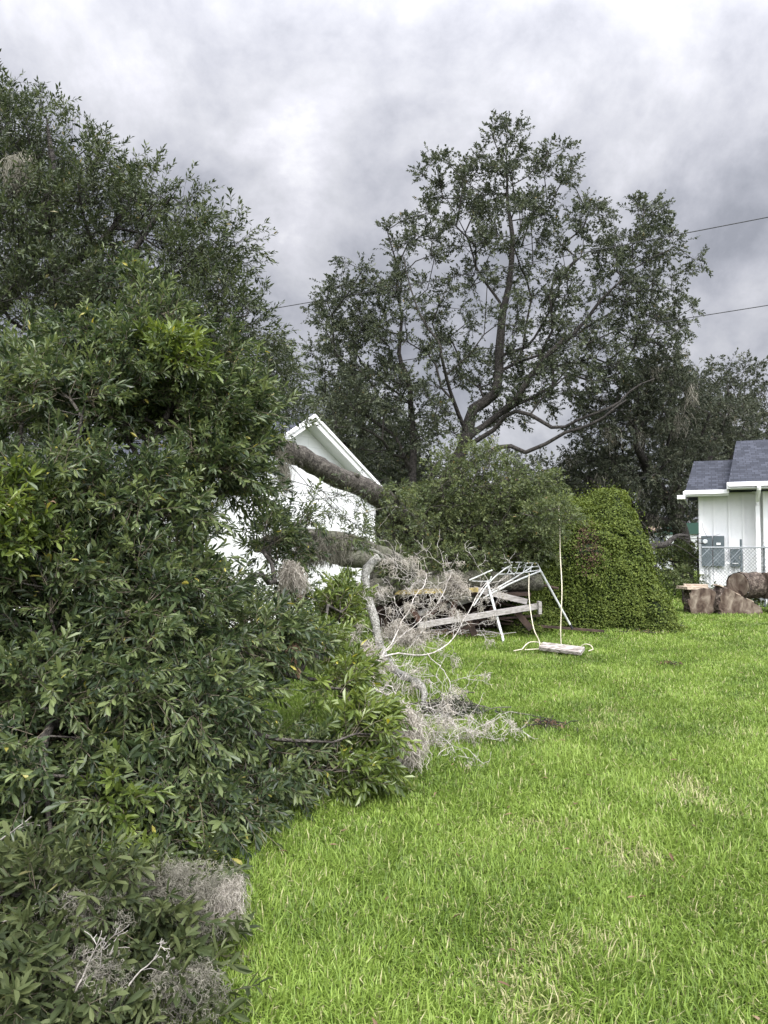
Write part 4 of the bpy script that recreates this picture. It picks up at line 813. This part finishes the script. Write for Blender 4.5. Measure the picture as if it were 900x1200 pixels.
# weeds behind the logs, shrubs near the far house
def shrub(px, py, Y, w, h, n, label, lm, group='weeds and shrubs beyond the lawn'):
    c = at(px, py, Y); root = empty('shrub', (c[0], Y, 0), label, 'shrub', group)
    G = [[np.array([c[0], Y, 0]), np.array([c[0], Y, max(.1, c[2] * .6)])]]
    pts = blob_pts([(px, py, Y, w, h, .6, n)], .14); g_, t, D = grow(G, [(.03, .015)], pts, k=.3, seg=.3, rtip=.004); g_.build('stem', BARKD, root)
    foliage(root, t, D, 7, .25, 10, .08, .05, lm, False, 1.1, bark=None, names=('twigs', 'leaves'), off=.1)
shrub(790, 650, 21.5, 22, 11, 40, 'light green shrub under the dark limb left of the white house', L_WILT)
shrub(765, 662, 25, 26, 16, 50, 'dull green shrub just right of the ivy mound', L_WILT); shrub(800, 678, 20.4, 16, 10, 22, 'low grey green weeds at the corner of the white house', L_WILT); shrub(812, 655, 24, 16, 14, 30, 'bushy shrub touching the corner of the white house', L_IVY)
shrub(735, 655, 26, 30, 22, 60, 'dark shrub half hidden by the ivy mound', L_FAR); shrub(850, 702, 17.4, 30, 8, 24, 'weeds growing between the logs and the fence', L_WILT)
# dark bare limb by the ivy mound
def litter():
    n = 170; y = rng.uniform(2.3, 13, n); x = rng.uniform(-.25, .6, n) * y; p = np.stack([x, y, rng.uniform(.03, .055, n)], 1)
    d = rvec(n) * [1, 1, .25]; lv, lq = leaf_geo(p, d, rvec(n) * .3 + [0, 0, 1], rng.uniform(.03, .06, n), rng.uniform(.01, .018, n), True)
    tag(quads('leaf_litter', lv, lq, L_DRY, None, np.repeat(rng.uniform(0, .93, n), 2)), 'small brown fallen leaves scattered over the lawn', 'leaf litter', None, 'stuff')
litter()
def limb():
    out = []; g_ = Geo(); g_.tube(spline([at(757, 655, 17.5), at(765, 640, 17.6), at(780, 638, 17.8), at(793, 628, 18), at(806, 628, 18.2)], 20), np.linspace(.11, .03, 20), 8, rough=.1)
    for s, d in (((780, 638, 17.8), (.8, 0, .1)), ((793, 629, 18), (.6, .2, -.3)), ((768, 640, 17.6), (-.3, 0, .6)), ((790, 630, 18), (1.2, 0, -.1))):
        bare(at(*s), d, .8, 1, 3, .015, out, .25)
    for P_, R_ in out: g_.tube(P_, R_, 4, caps=False)
    tag(g_.build('broken_limb', BARKD, None, True), 'dark broken limb reaching from the ivy mound toward the white house', 'branch')
limb()

# ================================================================ POWER LINES
def cable(px1, py1, Y1, px2, py2, Y2, label, r=.016):
    a = at(px1, py1, Y1); b_ = at(px2, py2, Y2); t = np.linspace(0, 1, 50)[:, None]; P_ = a + (b_ - a) * t; P_[:, 2] -= (4 * t[:, 0] * (1 - t[:, 0])) * .35
    g_ = Geo(); g_.tube(P_, r, 6)
    tag(g_.build('power_cable', mat('cable_black', (.03, .03, .032), .6)), label, 'cable', 'power cables')
cable(-200, 440, 34, 1100, 215, 18, 'upper overhead power cable crossing behind the tall oak', .013); cable(-100, 490, 34, 1100, 325, 20, 'lower overhead power cable crossing behind the tall oak', .013)

# ================================================================ DEAD BRANCH AND MOSS
def dead_branch():
    root = empty('dead_branch', at(450, 870, 6.3) * [1, 1, 0], 'pale bare dead branch sprawling from the fallen tree onto the lawn', 'branch'); out = []
    def main(ps, r0, r1, kids, lev=2, ln=.46, sp=1.1):
        r0 *= .6; r1 *= .6
        P_ = spline([at(*p) for p in ps], 26); P_[:, 2] = np.maximum(P_[:, 2], .02); P_ += np.cumsum(rng.normal(size=P_.shape) * .010, 0) * np.sin(np.linspace(0, math.pi, 26))[:, None]; out.append((P_, np.linspace(r0, r1, 26))); kids = int(kids * 1.3)
        for _ in range(kids):
            i = rng.integers(4, 26); d = P_[i] - P_[i - 1]; d /= np.linalg.norm(d); bare(P_[i], d + rng.normal(size=3) * sp, rng.uniform(.4, 1) * ln, lev, 3, r1 * .7, out, .45)
    main([(365, 755, 6.8), (385, 775, 6.6), (405, 782, 6.4), (425, 800, 6.2)], .012, .012, 5)
    main([(432, 800, 6.3), (436, 775, 6.4), (460, 768, 6.6), (500, 765, 7), (530, 748, 7.4), (545, 725, 7.8), (560, 695, 8.2), (572, 680, 8.4)], .016, .006, 15)
    main([(432, 790, 6.3), (445, 770, 6.5), (475, 720, 7), (495, 690, 7.4), (500, 672, 7.6)], .012, .005, 11)
    main([(440, 775, 6.5), (470, 745, 7), (512, 705, 7.5), (530, 670, 7.8)], .010, .004, 9)
    main([(425, 790, 6.3), (438, 812, 6.2), (455, 820, 6.1), (470, 835, 6), (490, 855, 5.9), (520, 880, 5.8), (540, 925, 5.4)], .016, .005, 14)
    main([(455, 820, 6.1), (480, 850, 5.9), (500, 880, 5.6)], .012, .005, 9); main([(425, 822, 6), (440, 808, 6), (455, 812, 6), (470, 828, 6)], .012, .008, 3)
    main([(460, 860, 5.8), (510, 870, 5.9), (550, 865, 6), (572, 872, 6)], .008, .004, 12, ln=.4); main([(475, 725, 7.4), (460, 705, 7.6), (448, 690, 7.8)], .008, .004, 6); main([(500, 765, 7), (520, 800, 7), (530, 830, 6.9)], .008, .004, 8)
    m_ = Geo(); t_ = Geo()
    for P_, R_ in out: (m_ if R_[0] > .0055 else t_).tube(P_, np.maximum(R_, .0014), 6 if R_[0] > .0055 else 4, caps=False)
    m_.build('branch', DEAD, root, smooth=True); t_.build('twigs', DEAD, root)
    return [P_[i] for P_, R_ in out for i in (3, -1)]
dp = dead_branch()
DEADT2 = mat('grey_dead_twig_wood', (.25, .23, .2), .85, noisy([(.35, (.12, .105, .09)), (.6, (.30, .28, .25))], 30, 4, bs=.2))
def bare_branch(s, d, L, lev, r, label, n=3):
    out = []; bare(at(*s), d, L, lev, n, r, out, .35); g_ = Geo()
    for P_, R_ in out: g_.tube(P_, np.maximum(R_, .0014), 5 if R_[0] > .004 else 4, caps=False) if False else g_.tube(P_, np.maximum(R_, .0014), 4, caps=False)
    tag(g_.build('dead_twig', DEADT2), label, 'twig', 'bare dead twigs')
bare_branch((-10, 1080, 2.6), (.9, .1, -.02), .3, 2, .005, 'white bare twig sticking in at the left edge low down')
bare_branch((0, 985, 3), (.5, 0, .5), .16, 1, .004, 'short white twig at the left edge above the other')
bare_branch((70, 1190, 2.3), (.7, .3, .5), .2, 3, .004, 'branching bare twig in the dull leaves at the bottom left'); bare_branch((140, 1170, 2.35), (.6, .2, .4), .16, 3, .004, 'bare twig spreading right over the bottom leaves'); bare_branch((120, 1080, 2.9), (.5, -.2, -.7), .4, 3, .003, 'thin bare twig hanging among grey moss at lower left')
bare_branch((395, 945, 4.55), (.08, -.1, -1), .25, 0, .005, 'single straight pale twig hanging in the bright leafy clump')
bare_branch((480, 600, 12.3), (-.6, -.2, .3), .9, 1, .012, 'pale twig poking left out of the torn tree top')
def pts_in(px, py, Y, rx, ry, n, rd=.2): 
    c = at(px, py, Y); return c + rvec(n) * rng.uniform(.2, 1, (n, 1)) * [rx * Y / F, rd, ry * Y / F]
moss('spanish_moss', 'tan moss tangle hanging on the fallen tree before the lower white wall', pts_in(342, 668, 7.6, 14, 12, 16), np.full(16, .28), 60, np.full(16, .07), wander=.6, r=.0028)
moss('spanish_moss', 'round tan moss tangle caught on the yellow board of the crushed shed', pts_in(534, 688, 8.0, 16, 12, 22), np.full(22, .22), 60, np.full(22, .06), wander=.9, r=.0026, fall=.35)
moss('spanish_moss', 'long grey moss curtain beside the bright leafy clump at the lawn edge', pts_in(474, 850, 5.2, 15, 26, 40), np.full(40, .30), 40, np.full(40, .08), wander=.6, r=.0020)
moss('spanish_moss', 'pale moss curtain hanging over the grass at the corner of the foreground leaves', pts_in(268, 1040, 2.95, 13, 12, 14, .1), np.full(14, .2), 48, np.full(14, .04), wander=.6, r=.0009, seg=14)
moss('spanish_moss', 'wide thin grey moss tangle over the dull leaves at bottom left', np.vstack([pts_in(120, 1140, 2.4, 90, 40, 20, .1), pts_in(205, 1150, 2.45, 50, 50, 20, .1), pts_in(100, 1065, 2.65, 60, 30, 12, .1), pts_in(230, 1095, 2.75, 30, 30, 10, .08)]), np.full(62, .14), 26, np.full(62, .06), m=MOSSG, wander=1.0, r=.0007, fall=.5, seg=13)
moss('spanish_moss', 'brownish moss tangle in the dull leaves above the pale moss curtain', pts_in(215, 1035, 2.95, 60, 24, 40, .12), np.full(40, .18), 40, np.full(40, .07), m=MOSSG, wander=1.0, r=.0007, fall=.5, seg=13)
sel = rng.choice(len(dp), min(110, len(dp)), replace=False)
moss('spanish_moss', 'wispy grey moss draped over the bare dead branch on the lawn', np.array(dp)[sel], rng.uniform(.08, .26, len(sel)), 18, np.full(len(sel), .06), wander=.7, r=.0022, fall=.7)
moss('spanish_moss', 'grey moss bundle at the middle of the bare dead branch', pts_in(425, 775, 6.5, 18, 26, 26), np.full(26, .28), 40, np.full(26, .11), wander=.8, r=.0026)
moss('spanish_moss', 'pinkish tan moss bundle right of the lichen covered limb', pts_in(475, 742, 7.5, 22, 16, 22), np.full(22, .24), 44, np.full(22, .10), wander=.9, r=.0028, fall=.4)
moss('spanish_moss', 'thin grey moss veil before the upper white wall beside the trunk', pts_in(332, 545, 8.6, 10, 25, 16), np.full(16, .4), 22, np.full(16, .06), m=MOSSG, wander=.4, r=.0022)
moss('spanish_moss', 'shaggy grey green moss coating the lower mossy limb', pts_in(375, 640, 9.2, 45, 12, 50), np.full(50, .28), 36, np.full(50, .08), m=MOSSG, wander=.5, r=.0028)
moss('spanish_moss', 'grey moss clump high in the leaning laurel oak at the left edge', pts_in(22, 190, 7, 10, 22, 12), np.full(12, .35), 40, np.full(12, .08), m=MOSSG, wander=.5, r=.0024)
k_ = rng.choice(len(t2), 46, replace=False)
moss('spanish_moss', 'long moss beards hanging from the drooping boughs left of the shingle roof', t2[k_], rng.uniform(.5, 1.1, 46), 30, np.full(46, .3), m=MOSSG, wander=.45, r=.006)
moss('spanish_moss', 'thin grey moss wisps lying on the grass at the end of the dead branch', pts_in(535, 880, 5.9, 38, 16, 30, .3) , np.full(30, .16), 30, np.full(30, .09), wander=1.3, r=.0018, fall=.2)

# ================================================================ SMALL DEBRIS ON THE LAWN
def debris(px, py, n, sx, sy, hh, m, label, L=.16, r=.005, name='debris_pile', ll=.05):
    Y = CAMH / max(1e-3, (py - 635) / F); c = at(px, py, Y); c[2] = 0; g_ = Geo()
    for _ in range(n):
        p = c + np.array([rng.normal() * sx * .5, rng.normal() * sy * .5, 0]); e = (1 - min(1, math.hypot((p[0] - c[0]) / sx, (p[1] - c[1]) / sy))); z = .02 + e * hh * rng.uniform(.2, 1); d = rng.normal(size=3) * L * [1, 1, .35]
        g_.tube([p + [0, 0, z], p + d * .5 + [0, 0, z + .01], p + d + [0, 0, max(.01 - d[2], z * .6)]], r, 4, caps=False)
    o = empty(name, c, label, 'debris'); g_.build('twigs', m, o)
    p = np.tile(c, (n * 3, 1)) + rng.normal(size=(n * 3, 3)) * [sx * .5, sy * .5, 0]; p[:, 2] = .02 + rng.uniform(0, 1, n * 3) * hh * np.clip(1 - np.hypot((p[:, 0] - c[0]) / sx, (p[:, 1] - c[1]) / sy), 0, 1)
    lv, lq = leaf_geo(p, rvec(n * 3), rvec(n * 3) + [0, 0, 1], np.full(n * 3, ll), np.full(n * 3, ll * .4), False); lv[:, 2] = np.maximum(lv[:, 2], .01); quads('leaves', lv, lq, L_DRY if m is not BARKM else L_FAR, o, rng.uniform(0, .9, n * 3))
debris(766, 736, 420, .30, .22, .24, BARKD, 'dark heap of twigs at the foot of the ivy mound', .12, .007)
debris(645, 851, 26, .22, .10, .05, BARKD, 'small brown twig litter in the middle of the lawn', .12, .004)
debris(530, 836, 160, .30, .22, .18, BARKM, 'dark leafy twig heap at the end of the lichen covered limb', .14, .005, ll=.06)
debris(752, 742, 30, .5, .2, .03, BARKD, 'loose brown twigs lying on the grass before the ivy mound', .1, .005)
debris(785, 779, 10, .15, .08, .04, BARKD, 'tiny dark leaf scrap on the right of the lawn', .08, .004)
debris(520, 745, 120, 1.0, .4, .12, DEAD, 'pale splintered twigs on the ground under the crushed shed', .22, .006)
